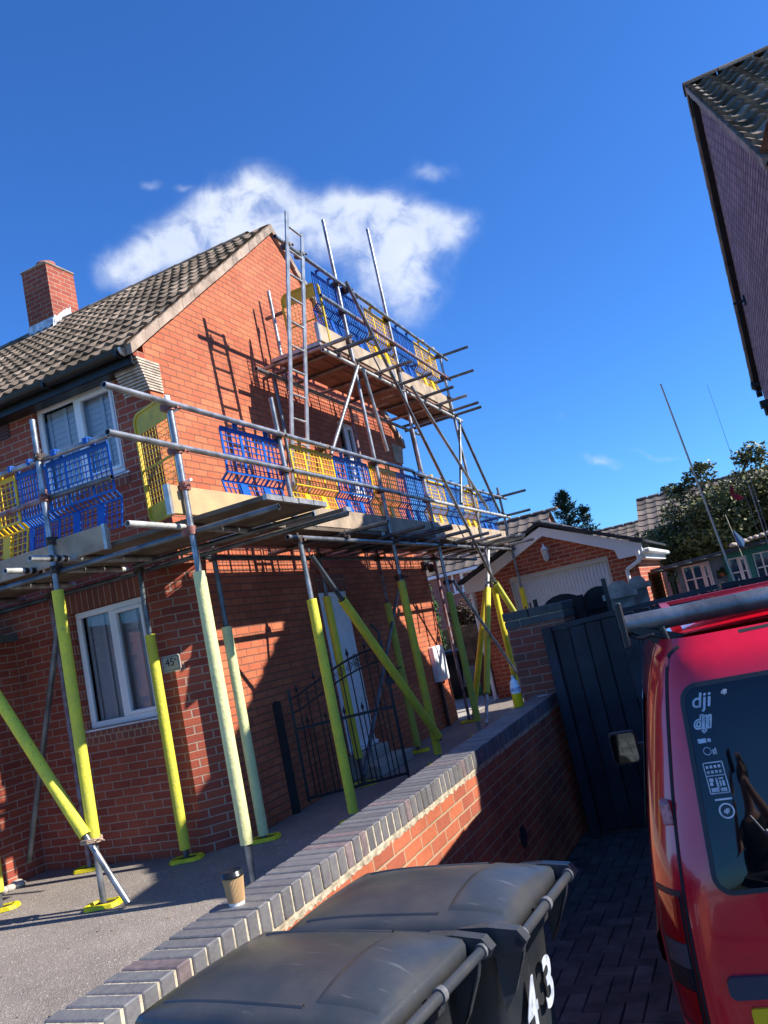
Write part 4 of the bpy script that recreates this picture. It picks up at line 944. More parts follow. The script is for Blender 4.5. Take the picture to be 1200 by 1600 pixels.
# ------------------------------------------------------------------ wheelie bins
def rrect(x0, x1, y0, y1, r, n=5):
    P = []
    for (cx, cy, a0) in ((x1 - r, y1 - r, 0), (x0 + r, y1 - r, 90), (x0 + r, y0 + r, 180), (x1 - r, y0 + r, 270)):
        for i in range(n + 1): a = rad(a0 + 90 * i / n); P.append((cx + r * math.cos(a), cy + r * math.sin(a)))
    return P
def loft(mb, rings, cap0=True, cap1=True, smooth=True):
    n = len(rings[0]); vs = [p for r in rings for p in r]
    mb.add(vs, [(k * n + i, k * n + (i + 1) % n, (k + 1) * n + (i + 1) % n, (k + 1) * n + i) for k in range(len(rings) - 1) for i in range(n)], smooth)
    if cap0: mb.add(rings[0], [tuple(range(n - 1, -1, -1))])
    if cap1: mb.add(rings[-1], [tuple(range(n))])
def wheelie(loc, rz, label, m='bin', number=None, cat='wheelie bin', sc=1., sz=None):
    root = empty('wheelie_bin', label, cat, loc, rz, 'grey wheelie bins beside the wall' if number else None)
    # local: +x = handle/wheel side, width along y
    mb = MB(); rg = []
    for (z, hx_, hy_, ox) in ((.06, .24, .19, -.02), (.10, .255, .20, -.02), (.55, .295, .22, -.005), (.93, .325, .237, 0), (.935, .35, .25, 0), (.985, .352, .252, 0), (.986, .33, .235, 0)):
        rg.append([(p[0] + ox, p[1], z) for p in rrect(-hx_, hx_, -hy_, hy_, .06)])
    loft(mb, rg); mb.build('body', M[m], root)
    mb = MB()
    # flared hopper under the handle
    for sg in (-1, 1):
        mb.prism([(.33, sg * .235, .965), (.43, sg * .225, .985), (.41, sg * .225, .93), (.36, sg * .22, .84), (.325, sg * .235, .80)], (0, -sg * .018, 0))
    mb.prism([(.335, -.018, .96), (.425, -.018, .985), (.41, -.018, .94), (.33, -.018, .86)], (0, .036, 0)); mb.box((.30, -.22, .955), (.37, .22, .975)); mb.build('handle_bracket', M[m], root)
    mb = MB(); mb.tube((.425, -.245, .985), (.425, .245, .985), .014, 12); mb.build('handle_bar', M[m], root)
    for y in (-.245, .225, -.02): mb = MB(); mb.tube((.425, y, .985), (.425, y + .02, .985), .019, 12); mb.build('handle_collar', M['bin_rim'], root)
    # lid: domed with skirt
    mb = MB(); N1, N2 = 22, 16; hx_, hy_ = .375, .265
    def LP(u_, v_):
        # squared disc shape
        x = hx_ * u_; y = hy_ * v_ * (1 - .06 * max(0, u_) ** 4); r4 = max(abs(u_) ** 6, abs(v_) ** 6)
        dome = .055 * (1 - v_ * v_ * .85) * (1 - max(0, -u_) ** 3 * .8) * (1 - max(0, u_) ** 4)
        return (x - .005, y, 1.012 + dome)
    us = [-1 + 2 * i / N1 for i in range(N1 + 1)]; vs_ = [-1 + 2 * i / N2 for i in range(N2 + 1)]
    mb.grid(LP, us, vs_)
    per = [(u_, -1) for u_ in us] + [(1, v_) for v_ in vs_[1:]] + [(u_, 1) for u_ in us[::-1][1:]] + [(-1, v_) for v_ in vs_[::-1][1:-1]]
    ring0 = [LP(*q) for q in per]; ring1 = [(p[0] * 1.025, p[1] * 1.03, 1.0) for p in ring0]; ring2 = [(p[0] * 1.03, p[1] * 1.035, .965) for p in ring0]
    loft(mb, [ring0, ring1, ring2, [(p[0] * .98, p[1] * .97, .968) for p in ring0]], False, False)
    o = mb.build('lid', M[m], root, merge=True)
    # moulded flap panel toward the hinge, with a step
    mb = MB(); mb.grid(lambda u_, v_: (LP(u_, v_ * (1 - .12 * (u_ - .52)))[0], LP(u_, v_ * (1 - .12 * (u_ - .52)))[1], LP(u_, v_)[2] + .007 * min(1, (u_ - .50) / .05) * min(1, (.76 - abs(v_)) / .05) * min(1, (1.0 - u_) / .04) - .001), [.5 + .5 * i / 24 for i in range(25)], [-.76 + 1.52 * i / 28 for i in range(29)]); mb.build('lid_panel', M[m], o)
    mb = MB()
    mb.box((-.40, -.09, .975), (-.375, .09, 1.0), bev=.008); mb.build('lid_grip', M[m], root)
    for sg in (-1, 1):
        mb = MB(); n_ = 26; ru = [-.86 + 1.30 * i / n_ for i in range(n_ + 1)]
        mb.grid(lambda u_, k: (LP(u_, sg * .80)[0], hy_ * sg * (.80 + .012 * (k - 2)), LP(u_, sg * (.80 + .012 * (k - 2)))[2] + (.0, .004, .0055, .004, .0)[k] - .0005), ru, [0, 1, 2, 3, 4]); mb.build('lid_rib', M[m], o)
    for sg in (-1, 1):
        mb = MB(); y0_ = sg * .272; P_ = [(.24, .965), (.25, 1.018), (.34, 1.02), (.43, 1.012), (.452, .985), (.43, .96), (.36, .955)]
        mb.prism([(p[0], y0_, p[1]) for p in P_], (0, -sg * .035, 0)); mb.build('lid_hinge', M[m], root)
        mb = MB(); mb.tube((.428, y0_ + sg * .002, .985), (.428, y0_ - sg * .01, .985), .012, 12); mb.build('hinge_pin', M['dark'], root)
    for sg in (-1, 1):
        mb = MB(); mb.tube((.30, sg * .21, .10), (.30, sg * .26, .10), .10, 20); mb.build('wheel', M['rubber'], root)
    mb = MB(); mb.tube((.30, -.21, .10), (.30, .21, .10), .012, 8); mb.build('axle', M['coupler'], root)
    if number:
        mb = MB(); TM = Matrix(((0, 0, 1, .0), (1, 0, 0, 0), (0, 1, 0, 0), (0, 0, 0, 1)))
        tilt = Matrix.Rotation(-math.atan2(.04, .38), 4, 'Y')
        for ch_, yy_ in zip(number, (-.085, .075)):
            text_obj('number_decal', ch_, .185, M['decal'], root, Matrix.Translation((.3305, yy_ + .02, .735)) @ tilt.inverted() @ TM, .001, .004)
    root.scale = (sc, sc, sz or sc)
    return root
wheelie((-1.13, 2.385, -.32), rad(-5), 'grey wheelie bin numbered 43, farther of the two in front of the brick wall', number='43', sc=.94, sz=1.045)
wheelie((-1.27, 1.885, -.305), rad(-8), 'grey wheelie bin nearest the camera with a scuffed domed lid', number='43', sc=.95, sz=1.03)
wheelie((-5.85, 15.75, 0), rad(20), 'black wheelie bin in shade at the far corner of the house', m='bin_black', sc=.95)
wheelie((-4.95, 16.6, 0), rad(10), 'dark wheelie bin against the garage side with a pale rim', m='bin_black', sc=1.0)
mb = MB(); mb.box((-.3, -.02, 0), (.3, .02, .95), bev=.01); tag(mb.build('leaning_board', M['terracotta'], None, (-4.75, 15.2, .0)), 'brown panel leaning in the shade beside the garage', 'panel')

# ------------------------------------------------------------------ van
van = empty('red_van', 'small red van with rear window stickers and a roof rack parked on the paved drive', 'van', (.385, 2.60, dz(3.6) + .02), rad(6))
def itp(t, x):
    xs_ = [p[0] for p in t]
    for i_ in range(len(t) - 1):
        if x <= t[i_ + 1][0]:
            h_ = t[i_ + 1][0] - t[i_][0]; q = max(0, (x - t[i_][0]) / h_)
            m0 = (t[i_ + 1][1] - t[i_ - 1][1]) / (t[i_ + 1][0] - t[i_ - 1][0]) if i_ > 0 else (t[i_ + 1][1] - t[i_][1]) / h_
            m1 = (t[i_ + 2][1] - t[i_][1]) / (t[i_ + 2][0] - t[i_][0]) if i_ < len(t) - 2 else (t[i_ + 1][1] - t[i_][1]) / h_
            return (2 * q ** 3 - 3 * q * q + 1) * t[i_][1] + (q ** 3 - 2 * q * q + q) * h_ * m0 + (-2 * q ** 3 + 3 * q * q) * t[i_ + 1][1] + (q ** 3 - q * q) * h_ * m1
    return t[-1][1]
def itp_lin(t, x):
    for (a, b) in zip(t[:-1], t[1:]):
        if x <= b[0]: f = (x - a[0]) / (b[0] - a[0]) if b[0] != a[0] else 0; f = max(0, f); return a[1] + (b[1] - a[1]) * f
    return t[-1][1]
HW = [(.25, .80), (.40, .845), (.60, .865), (.85, .868), (1.0, .85), (1.2, .81), (1.4, .765), (1.55, .725), (1.65, .685), (1.70, .655)]
def hw(z): return itp(HW, z)
YO = [(.25, .02), (.5, .0), (.95, .02), (1.2, .066), (1.5, .128), (1.62, .165), (1.70, .23)]
def yo(z): return itp(YO, z)
def yr(x, z):
    s_ = min(1., abs(x) / hw(z)); return yo(z) + .006 * s_ * s_ + .17 * s_ ** 14
def RP(x, z, off=0.): return Vector((x, yr(x, z) - off, z))
zs = [.28, .33, .40, .47] + [.50 + .02 * i for i in range(60)] + [1.70]
ss = [-1, -.99, -.975, -.955, -.93, -.90, -.86, -.8, -.7, -.55, -.4, -.2, 0, .2, .4, .55, .7, .8, .86, .90, .93, .955, .975, .99, 1]
body = MB()
body.grid(lambda s_, z: (s_ * hw(z), yr(s_ * hw(z), z), z), ss, zs)
KY = [(0, 1), (2.3, 1), (2.55, .97), (3.2, .62), (3.4, .57), (4.0, .50), (4.15, .40)]
def side(sg):
    ysd = [0, .05, .12, .25, .5, .8, 1.2, 1.7, 2.2, 2.45, 2.7, 3.0, 3.3, 3.6, 3.95, 4.15]
    def F(y, z):
        y0_ = yr(hw(z), z); yy_ = y0_ + (4.15 - y0_) * y / 4.15; k_ = itp(KY, y)
        nose = 1 - .12 * max(0, (y - 3.2) / .95) ** 2
        return (sg * (hw(z) + .012 * math.sin(min(1, y / .5) * math.pi / 2)) * nose, yy_, .28 + (z - .28) * k_)
    body.grid(F, ysd, zs); return F
FS = side(1); side(-1)
def RF(s_, y):
    e = FS(y, 1.70); c_ = .05 * (1 - s_ * s_) * min(1., y / .25 + .0) ; return (s_ * e[0], e[1] if True else 0, e[2] + c_)
body.grid(lambda s_, y: RF(s_, y), ss, [0, .05, .12, .25, .5, .8, 1.2, 1.7, 2.2, 2.45, 2.7, 3.0, 3.3, 3.6, 3.95, 4.15])
body.grid(lambda s_, z: (s_ * FS(4.15, z)[0], FS(4.15, z)[1], FS(4.15, z)[2]), ss, zs)
bo = body.build('body', M['paint'], van, merge=True)
def rpatch(mb, fx0, fx1, z0, z1, off, th=.006, nx=10, nz=12, sm=True):
    P = lambda u_, v_: RP(fx0(z0 + (z1 - z0) * v_) + (fx1(z0 + (z1 - z0) * v_) - fx0(z0 + (z1 - z0) * v_)) * u_, z0 + (z1 - z0) * v_, off)
    us = [i / nx for i in range(nx + 1)]; vv = [i / nz for i in range(nz + 1)]
    mb.grid(P, us, vv, sm)
    per = [(u_, 0) for u_ in us] + [(1, v_) for v_ in vv[1:]] + [(u_, 1) for u_ in us[::-1][1:]] + [(0, v_) for v_ in vv[::-1][1:-1]]
    r0 = [P(*q) for q in per]; loft(mb, [[tuple(p) for p in r0], [(p.x, p.y + th, p.z) for p in r0]], False, False, False)
seam = [(.40, -.79), (.55, -.79), (.9, -.775), (1.15, -.745), (1.4, -.70), (1.60, -.655), (1.66, -.63)]
sx_ = lambda z: itp(seam, z)
# tail door as its own panel with dark shut line
def loop_strip(mb, pts, w, off):
    n = len(pts); c = Vector((sum(p[0] for p in pts) / n, sum(p[1] for p in pts) / n)); A = []; B_ = []
    for i, p in enumerate(pts):
        d = Vector(pts[(i + 1) % n]) - Vector(pts[i - 1]); nrm_ = Vector((d.y, -d.x)).normalized()
        A.append(RP(p[0] + nrm_.x * w, p[1] + nrm_.y * w, off)); B_.append(RP(p[0] - nrm_.x * w, p[1] - nrm_.y * w, off))
    mb.add(A + B_, [(i, (i + 1) % n, n + (i + 1) % n, n + i) for i in range(n)], True)
zz = [.42 + (1.655 - .42) * i / 30 for i in range(31)]
door_poly = [(sx_(z), z) for z in zz] + [(-.60, 1.675), (-.4, 1.69), (0, 1.695), (.4, 1.69), (.60, 1.675)] + [(-sx_(z), z) for z in zz[::-1]] + [(.4, .41), (0, .41), (-.4, .41)]
mb = MB(); loop_strip(mb, door_poly, .0045, .0016)
mb.add([RP(.16 + a, z, .0017) for z in zz for a in (-.004, .004)], [(2 * i, 2 * i + 1, 2 * i + 3, 2 * i + 2) for i in range(30)]); mb.build('shut_line', M['dark'], bo)
# rear glass, rounded
def rpoly(x0, x1, z0, z1, r, sl=0., n=8):
    P = []
    for (cx, cz_, a0) in ((x1 - r, z1 - r, 0), (x0 + r, z1 - r, 90), (x0 + r, z0 + r, 180), (x1 - r, z0 + r, 270)):
        for i in range(n + 1):
            a = rad(a0 + 90 * i / n); px_ = cx + r * math.cos(a); pz = cz_ + r * math.sin(a); P.append((px_ - (pz - z0) * (-sl if px_ < (x0 + x1) / 2 else sl), pz))
    return P
def fillpoly(mb, pts, off, rings=7):
    c = (sum(p[0] for p in pts) / len(pts), sum(p[1] for p in pts) / len(pts)); R = []
    for k in range(rings): f = 1 - k / rings; R.append([tuple(RP(c[0] + (p[0] - c[0]) * f, c[1] + (p[1] - c[1]) * f, off)) for p in pts])
    loft(mb, R, False, True, True)
gl = rpoly(-.675, .10, .985, 1.56, .05, .085)
mb = MB(); fillpoly(mb, gl, .010, 14); wg = mb.build('rear_window', M['car_glass'], van)
mb = MB(); loop_strip(mb, gl, .007, .0115); mb.build('window_seal', M['car_black'], wg)
gl2 = rpoly(.22, .64, .985, 1.545, .075, .0)
mb = MB(); fillpoly(mb, gl2, .010, 14); wg2 = mb.build('rear_window', M['car_glass'], van)
mb = MB()
for z in (1.52,): pass
# wiper
mb = MB(); mb.tube(RP(-.50, 1.14, .02), RP(-.42, 1.02, .025), .007, 6); mb.tube(RP(-.53, 1.18, .014), RP(-.46, 1.06, .014), .004, 6); mb.build('wiper', M['car_black'], van)
# pressed lower panel line
mb = MB(); pl2 = rpoly(-.68, .12, .44, .92, .09, 0.)
# lights
lz = (.62, .965)
def lx0(z): return -hw(z) * .992
def lx1(z): return sx_(z) - .008
mb = MB(); rpatch(mb, lx0, lx1, .60, .985, .008, .01); tl = mb.build('tail_light', M['car_black'], van)
for (za, zb, mm) in ((.845, .972, 'lamp_red'), (.775, .842, 'lamp_clear'), (.715, .772, 'lamp_dark'), (.612, .712, 'lamp_red')):
    mb = MB(); rpatch(mb, lambda z: lx0(z) + .006, lambda z: lx1(z) - .008, za, zb, .014, .008, 6, 4); mb.build('lens', M[mm], tl)
tr_ = MB(); rpatch(tr_, lambda z: -lx1(z), lambda z: -lx0(z), .60, .985, .008, .01); tr_.build('tail_light', M['lamp_red'], van)
# hinge
mb = MB(); mb.box((-.775, -.03, 1.165), (-.745, .03, 1.235), bev=.006); h_ = mb.build('door_hinge', M['hinge_pink'], van); h_.location = (0, yr(-.76, 1.2) - .005, 0)
# handle trim and plate
mb = MB(); fillpoly(mb, rpoly(-.71, -.10, .705, .765, .02), .016, 3); loft(mb, [[tuple(RP(p[0], p[1], .016)) for p in rpoly(-.71, -.10, .705, .765, .02)], [tuple(RP(p[0], p[1], 0)) for p in rpoly(-.71, -.10, .705, .765, .02)]], False, False); mb.build('door_handle', M['bumper'], van)
mb = MB(); fillpoly(mb, rpoly(-.665, -.145, .57, .68, .01), .010, 3); loft(mb, [[tuple(RP(p[0], p[1], .010)) for p in rpoly(-.665, -.145, .57, .68, .01)], [tuple(RP(p[0], p[1], 0)) for p in rpoly(-.665, -.145, .57, .68, .01)]], False, False); mb.build('number_plate', M['plate'], van)
# bumper, side rubbing strips, window, mirror
mb = MB()
mb.grid(lambda s_, z: (s_ * (hw(z) + .02), yr(s_ * hw(z), z) - .05, z), ss, [.24, .27, .40, .43, .44])
for sg in (-1, 1): mb.grid(lambda y, z: (sg * (hw(z) + .022), yr(hw(z), z) - .05 + y, z), [0, .1, .3, .55], [.24, .27, .40, .43, .44])
mb.build('bumper', M['bumper'], van, merge=True)
for sg in (-1, 1):
    mb = MB(); mb.grid(lambda y, z: (sg * (hw(.72) + .022 + (.012 if .655 < z < .735 else 0)), .42 + y, z), [0, .3, .8, 1.4, 2.0, 2.6], [.64, .66, .73, .75]); mb.build('side_rubbing_strip', M['car_black'], van)
    mb = MB(); mb.box((sg * .72 if sg > 0 else -.83, .30, 1.0), (sg * .83 if sg > 0 else -.72, .30, 1.0)); 
    mr = MB(); xm = sg * 1.02
    loft(mr, [[(xm + p[0], 2.86 + k, (.90 + p[1])) for p in rrect(-.085 * f, .085 * f, -.10 * f, .10 * f, .03 * f)] for (k, f) in ((0, 1), (.04, 1.02), (.09, .8), (.11, .4))]); mr.box((min(xm - sg * .22, xm - sg * .05), 2.88, .86), (max(xm - sg * .22, xm - sg * .05), 2.94, .91)); mo = mr.build('door_mirror', M['car_black'], van)
    mr = MB(); mr.prism([(xm + p[0], 2.858, .90 + p[1]) for p in rrect(-.075, .075, -.09, .09, .025)], (0, -.002, 0)); mr.build('mirror_glass', M['mirror'], mo)
    mb = MB(); 
    for k, (ya, yb) in enumerate(((.45, 1.1), (1.95, 2.6))): mb.prism([(sg * (hw(z_) + .016), y_, z_) for y_, z_ in ((ya, 1.08), (yb, 1.08), (yb - .05, 1.5), (ya + .05, 1.5))], (sg * .001, 0, 0))
    if sg < 0: mb2 = mb
    mb.build('side_window', M['car_glass'], van)
    for y in (.72, 3.35):
        w_ = MB(); w_.tube((sg * .68, y, .30), (sg * .855, y, .30), .30, 28); wo = w_.build('wheel', M['rubber'], van)
        w_ = MB(); w_.tube((sg * .80, y, .30), (sg * .865, y, .30), .19, 20); w_.build('rim', M['galv'], wo)
        a_ = MB(); pts = [(y + .345 * math.cos(rad(a)), .30 + .345 * math.sin(rad(a))) for a in range(-10, 191, 15)]
        a_.prism([(sg * .86, p[0], p[1]) for p in pts], (sg * .022, 0, 0)); a_.build('wheel_arch', M['car_black'], van)
# roof rack: pole across, feet, second bar and slatted bed
mb = MB(); mb.tube((-.745, .42, 1.765), (.86, .42, 1.765), .036, 18, hollow=True); rk = mb.build('roof_bar', M['galv'], van)
mb = MB(); mb.box((-.768, .375, 1.69), (-.746, .465, 1.85), bev=.004); mb.build('end_plate', M['black_iron'], rk)
for sg in (-1, 1):
    mb = MB(); mb.prism([(sg * .64, .38, 1.67), (sg * .56, .38, 1.70), (sg * .70, .38, 1.75), (sg * .74, .38, 1.75)], (0, .05, 0)); mb.prism([(sg * .74, .40, 1.74), (sg * .58, .40, 1.755), (sg * .58, .40, 1.735), (sg * .72, .40, 1.73)], (0, .04, 0))
    mb.tube((sg * .62, .38, 1.68), (sg * .63, .38, 1.74), .01, 6)
    mb.path([(sg * .74, .40, 1.735), (sg * .71, .38, 1.715), (sg * .67, .38, 1.72), (sg * .63, .38, 1.705)], .008, 6); mb.build('rack_foot', M['black_iron'], rk)
mb = MB(); mb.box((-.60, .50, 1.745), (.60, .56, 1.765)); mb.box((-.60, 2.2, 1.745), (.60, 2.26, 1.765))
for k in range(6): mb.box((-.6, .56 + k * .045, 1.758), (.6, .585 + k * .045, 1.772))
mb.box((-.60, .56, 1.74), (-.56, 2.2, 1.762)); mb.box((.56, .56, 1.74), (.60, 2.2, 1.762)); mb.build('rack_slats', mat('rack_red', (.28, .01, .02), .4, var=.2), van)
mb = MB()
for x in (-.12, .0, .2): mb.box((x - .03, .30, 1.75), (x + .03, .34, 1.765), bev=.004); mb.tube((x, .32, 1.745), (x, .32, 1.78), .01, 6)
mb.build('roof_bolt', M['alu'], van)
# stickers on the glass (local x,z on the rear surface)
def glassT(x, z):
    p = RP(x, z, .0125); e = RP(x, z + .02, .0125) - RP(x, z - .02, .0125); e.normalize(); rx = (RP(x + .01, z, .0065) - RP(x - .01, z, .0065)).normalized(); n = rx.cross(e).normalized()
    return Matrix(((rx.x, e.x, n.x, p.x), (rx.y, e.y, n.y, p.y), (rx.z, e.z, n.z, p.z), (0, 0, 0, 1)))
SH = Matrix(((1, .28, 0, 0), (0, 1, 0, 0), (0, 0, 1, 0), (0, 0, 0, 1)))
def sticker_text(s_, x, z, size, outline=False, name='window_sticker'):
    T_ = glassT(x, z); 
    o = text_obj(name, s_, size, M['decal'], van, T_ @ SH , .0003, .0035 if outline else .0008)
    if outline: text_obj('sticker_lettering', s_, size, M['car_glass'], o, T_ @ SH @ Matrix.Translation((0, 0, .0009)), .0003, -.0015)
    return o
def blocks(x, z, rects_, base=None, name='window_sticker'):
    T_ = glassT(x, z) @ Matrix.Scale(.82, 4); mb = MB()
    for (a, b, c, d) in rects_: mb.add([T_ @ Vector(p) for p in ((a, c, .0006), (b, c, .0006), (b, d, .0006), (a, d, .0006))], [(0, 1, 2, 3)])
    return mb.build(name, M['decal'], van)
sticker_text('dji', -.575, 1.512, .062); sticker_text('dji', -.588, 1.45, .054, True); sticker_text('dji', -.505, 1.528, .018)
blocks(-.60, 1.398, [(-.02, .01, -.008, .008), (.014, .026, -.006, .006)]); 
def ring_sticker(x, z, r):
    T_ = glassT(x, z); mb = MB(); n = 20
    A = [T_ @ Vector((r * math.cos(2 * math.pi * i / n), r * math.sin(2 * math.pi * i / n), .0006)) for i in range(n)]; B_ = [T_ @ Vector((r * .8 * math.cos(2 * math.pi * i / n), r * .8 * math.sin(2 * math.pi * i / n), .0006)) for i in range(n)]
    mb.add(A + B_, [(i, (i + 1) % n, n + (i + 1) % n, n + i) for i in range(n)]); return mb.build('window_sticker', M['decal'], van)
ring_sticker(-.597, 1.368, .012); blocks(-.578, 1.366, [(-.006, .0, -.012, .006), (.002, .008, -.012, .010)])
r_ = []
# framed sheet of small pictograms
r_ += [(-.035, .035, .052, .056), (-.035, -.031, -.055, .056), (.031, .035, -.055, .056), (-.035, .035, -.055, -.051), (-.031, .031, .006, .010)]
for i in range(4):
    for j in range(2): r_.append((-.027 + i * .014, -.018 + i * .014, .016 + j * .018, .026 + j * .018))
r_ += [(-.027, -.012, -.012, .0), (-.027, -.016, -.026, -.014), (-.005, .002, -.035, .0), (.006, .022, -.006, .0), (.006, .012, -.03, -.01), (.016, .024, -.03, -.01), (-.027, .0, -.048, -.034), (.004, .026, -.048, -.036)]
blocks(-.592, 1.292, r_)
ring_sticker(-.588, 1.20, .022); sticker_text('dji', -.588, 1.20, .016); blocks(-.588, 1.232, [(-.03, .028, -.003, .003)])

# ------------------------------------------------------------------ cup, bottle, scrap on the wall
cu = empty('coffee_cup', 'kraft ripple takeaway coffee cup with black lid on the wall coping', 'cup', (-1.925, 2.50, ZC + .002))
mb = MB(); n_ = 96; rg = []
for (r, z) in ((.0285, .0), (.0285, .001), (.0295, .012)): rg.append([(r * math.cos(2 * math.pi * i / n_), r * math.sin(2 * math.pi * i / n_), z) for i in range(n_)])
loft(mb, rg, True, False); mb.build('base', M['cup_white'], cu)
mb = MB(); rg = []
for (r, z) in ((.0305, .012), (.0385, .098)): rg.append([((r + (.0009 if (i // 1) % 2 else -.0006)) * math.cos(2 * math.pi * i / n_), (r + (.0009 if (i // 1) % 2 else -.0006)) * math.sin(2 * math.pi * i / n_), z) for i in range(n_)])
loft(mb, rg, True, True, False); mb.build('sleeve', M['cup'], cu)
mb = MB(); mb.lathe([(.040, .097), (.043, .099), (.043, .104), (.040, .106), (.0385, .118), (.036, .120), (.034, .114), (.0, .113)], (0, 0, 0), 40); mb.build('lid', M['cup_lid'], cu)
bt = empty('drink_bottle', 'clear plastic bottle half full of yellow drink on the far end of the wall', 'bottle', (-1.98, 6.85, ZC + .002))
mb = MB(); mb.lathe([(0, 0), (.04, 0), (.045, .008), (.045, .118), (.045, .119), (0, .119)], (0, 0, 0), 20); mb.build('drink', M['juice'], bt)
mb = MB(); mb.lathe([(.045, .119), (.045, .168)], (0, 0, 0), 20); mb.lathe([(.045, .168), (.042, .185), (.036, .20), (.038, .215), (.020, .235), (.014, .245), (.014, .25)], (0, 0, 0), 20); mb.build('plastic', M['pet'], bt)
mb = MB(); mb.lathe([(.0457, .135), (.0457, .168)], (0, 0, 0), 20); mb.build('label_band', M['label_blue'], bt)
mb = MB(); mb.lathe([(.016, .248), (.016, .268), (0, .27)], (0, 0, 0), 14); mb.build('cap', M['decal'], bt)
mb = MB(); mb.box((-.05, -.008, 0), (.05, .008, .006)); o = tag(mb.build('paper_scrap', M['cup_white'], None, (-1.885, 7.35, ZC + .003)), 'thin white strip lying on the coping beside the pillar foot', 'scrap'); o.rotation_euler = (0, 0, .3)

# ------------------------------------------------------------------ vegetation
def leaves(mb, c, rad_, n, size, shell=.55, clump=14):
    c = Vector(c); cs = []
    for _ in range(clump):
        while True:
            p = Vector((random.uniform(-1, 1), random.uniform(-1, 1), random.uniform(-1, 1)))
            if .25 < p.length < 1: break
        cs.append((p, random.uniform(.22, .46), random.uniform(-.25, .25)))
    for _ in range(n):
        q, rr, tint = random.choice(cs); d = Vector((random.gauss(0, 1), random.gauss(0, 1), random.gauss(0, 1))); d.normalize(); d *= rr * random.random() ** .4
        p = q * .8 + d; p = c + Vector((p.x * rad_[0], p.y * rad_[1], p.z * rad_[2]))
        a = Vector((random.gauss(0, 1), random.gauss(0, 1), random.gauss(0, .7))).normalized(); b = a.cross(Vector((random.gauss(0, 1), random.gauss(0, 1), random.gauss(0, 1)))).normalized(); s_ = size * random.uniform(.6, 1.3)
        mb.add([p - a * s_, p + b * s_ * .45, p + a * s_, p - b * s_ * .45], [(0, 1, 2, 3)], False, min(1, max(0, random.uniform(.2, .8) + tint)))
tr = empty('broadleaf_tree', 'olive-leaved garden tree behind the grey summerhouse', 'tree', (0, 20, -.5))
mb = MB()
for (c, r, n) in (((.2, 0, 3.1), (1.6, 1.1, 1.0), 11000), ((-1.0, .2, 2.9), (.95, .8, .95), 5200), ((1.5, .2, 3.3), (1.2, .9, 1.0), 5600), ((-.9, 0, 3.95), (.38, .3, .28), 420), ((-.2, 0, 4.2), (.5, .3, .32), 500), ((.9, 0, 4.35), (.5, .3, .33), 480), ((-1.2, 0, 2.3), (.5, .5, .5), 900), ((.3, .2, 2.3), (1.5, .7, .6), 2800)): leaves(mb, c, r, n, .062, clump=24)
mb.build('crown', M['leaf'], tr)
mb = MB(); mb.tube((0, 0, 0), (.05, 0, 1.8), .13, 10, r1=.09)
for (a, b) in (((.05, 0, 1.8), (-.9, .1, 3.6)), ((.05, 0, 1.8), (.5, .1, 4.0)), ((.05, 0, 1.9), (1.5, .2, 3.4)), ((-.4, .05, 2.7), (-.2, 0, 4.3)), ((.5, .1, 3.7), (.95, 0, 4.45))): mb.tube(a, b, .05, 7, r1=.012)
mb.build('trunk', M['bark'], tr)
cf = empty('conifer', 'dark green conifer rising behind the garage roof', 'tree', (-6.1, 35, -.5))
mb = MB()
for (ox, h, w, nb_) in ((0, 6.55, 1.25, 150), (.75, 5.7, .8, 80), (-.6, 5.3, .75, 70)):
    for k in range(nb_):
        f = random.random() ** .85; z = 2.6 + (h - 2.6) * f; a = random.uniform(0, 6.283); Lb = (w * (1 - f) ** .75 + .12) * random.uniform(.65, 1.15)
        dr = Vector((math.cos(a), math.sin(a), random.uniform(.25, .75))).normalized()
        for q in range(34):
            t_ = random.random(); p = Vector((ox, 0, z)) + dr * Lb * t_ + Vector((random.gauss(0, .05), random.gauss(0, .05), random.gauss(-.03, .06)))
            d = (dr + Vector((random.gauss(0, .5), random.gauss(0, .5), random.gauss(0, .4)))).normalized(); s_ = d.cross(Vector((random.random(), random.random(), 1))).normalized() * .035; L_ = random.uniform(.08, .19)
            mb.add([p - s_, p + s_, p + d * L_], [(0, 1, 2)], False, min(1, random.uniform(.1, .6) + .4 * t_))
mb.build('crown', M['leaf_dark'], cf); mb = MB(); mb.tube((0, 0, 0), (0, 0, 6.2), .12, 8, r1=.02); mb.build('trunk', M['bark'], cf)
hd = empty('hedge_shrub', 'reddish-green clipped shrub above the timber fence', 'shrub', (-5.9, 18.4, 0))
mb = MB(); leaves(mb, (0, 0, 1.62), (.80, .5, .48), 5200, .042, clump=30); leaves(mb, (.1, 0, 1.2), (.9, .4, .5), 3000, .04, clump=20); mb.build('foliage', M['leaf_mix'], hd); mb = MB(); mb.tube((0, 0, 0), (0, 0, 1.5), .04, 6); mb.build('stem', M['bark'], hd)
cl = empty('climbing_plant', 'narrow bright green climbing column beside the house corner', 'shrub', (-6.55, 17.2, 0))
mb = MB(); leaves(mb, (0, 0, 1.35), (.24, .25, 1.30), 3600, .035, clump=40); mb.build('foliage', M['leaf_green'], cl); mb = MB(); mb.tube((0, 0, 0), (0, 0, 2.3), .03, 6); mb.build('stem', M['bark'], cl)
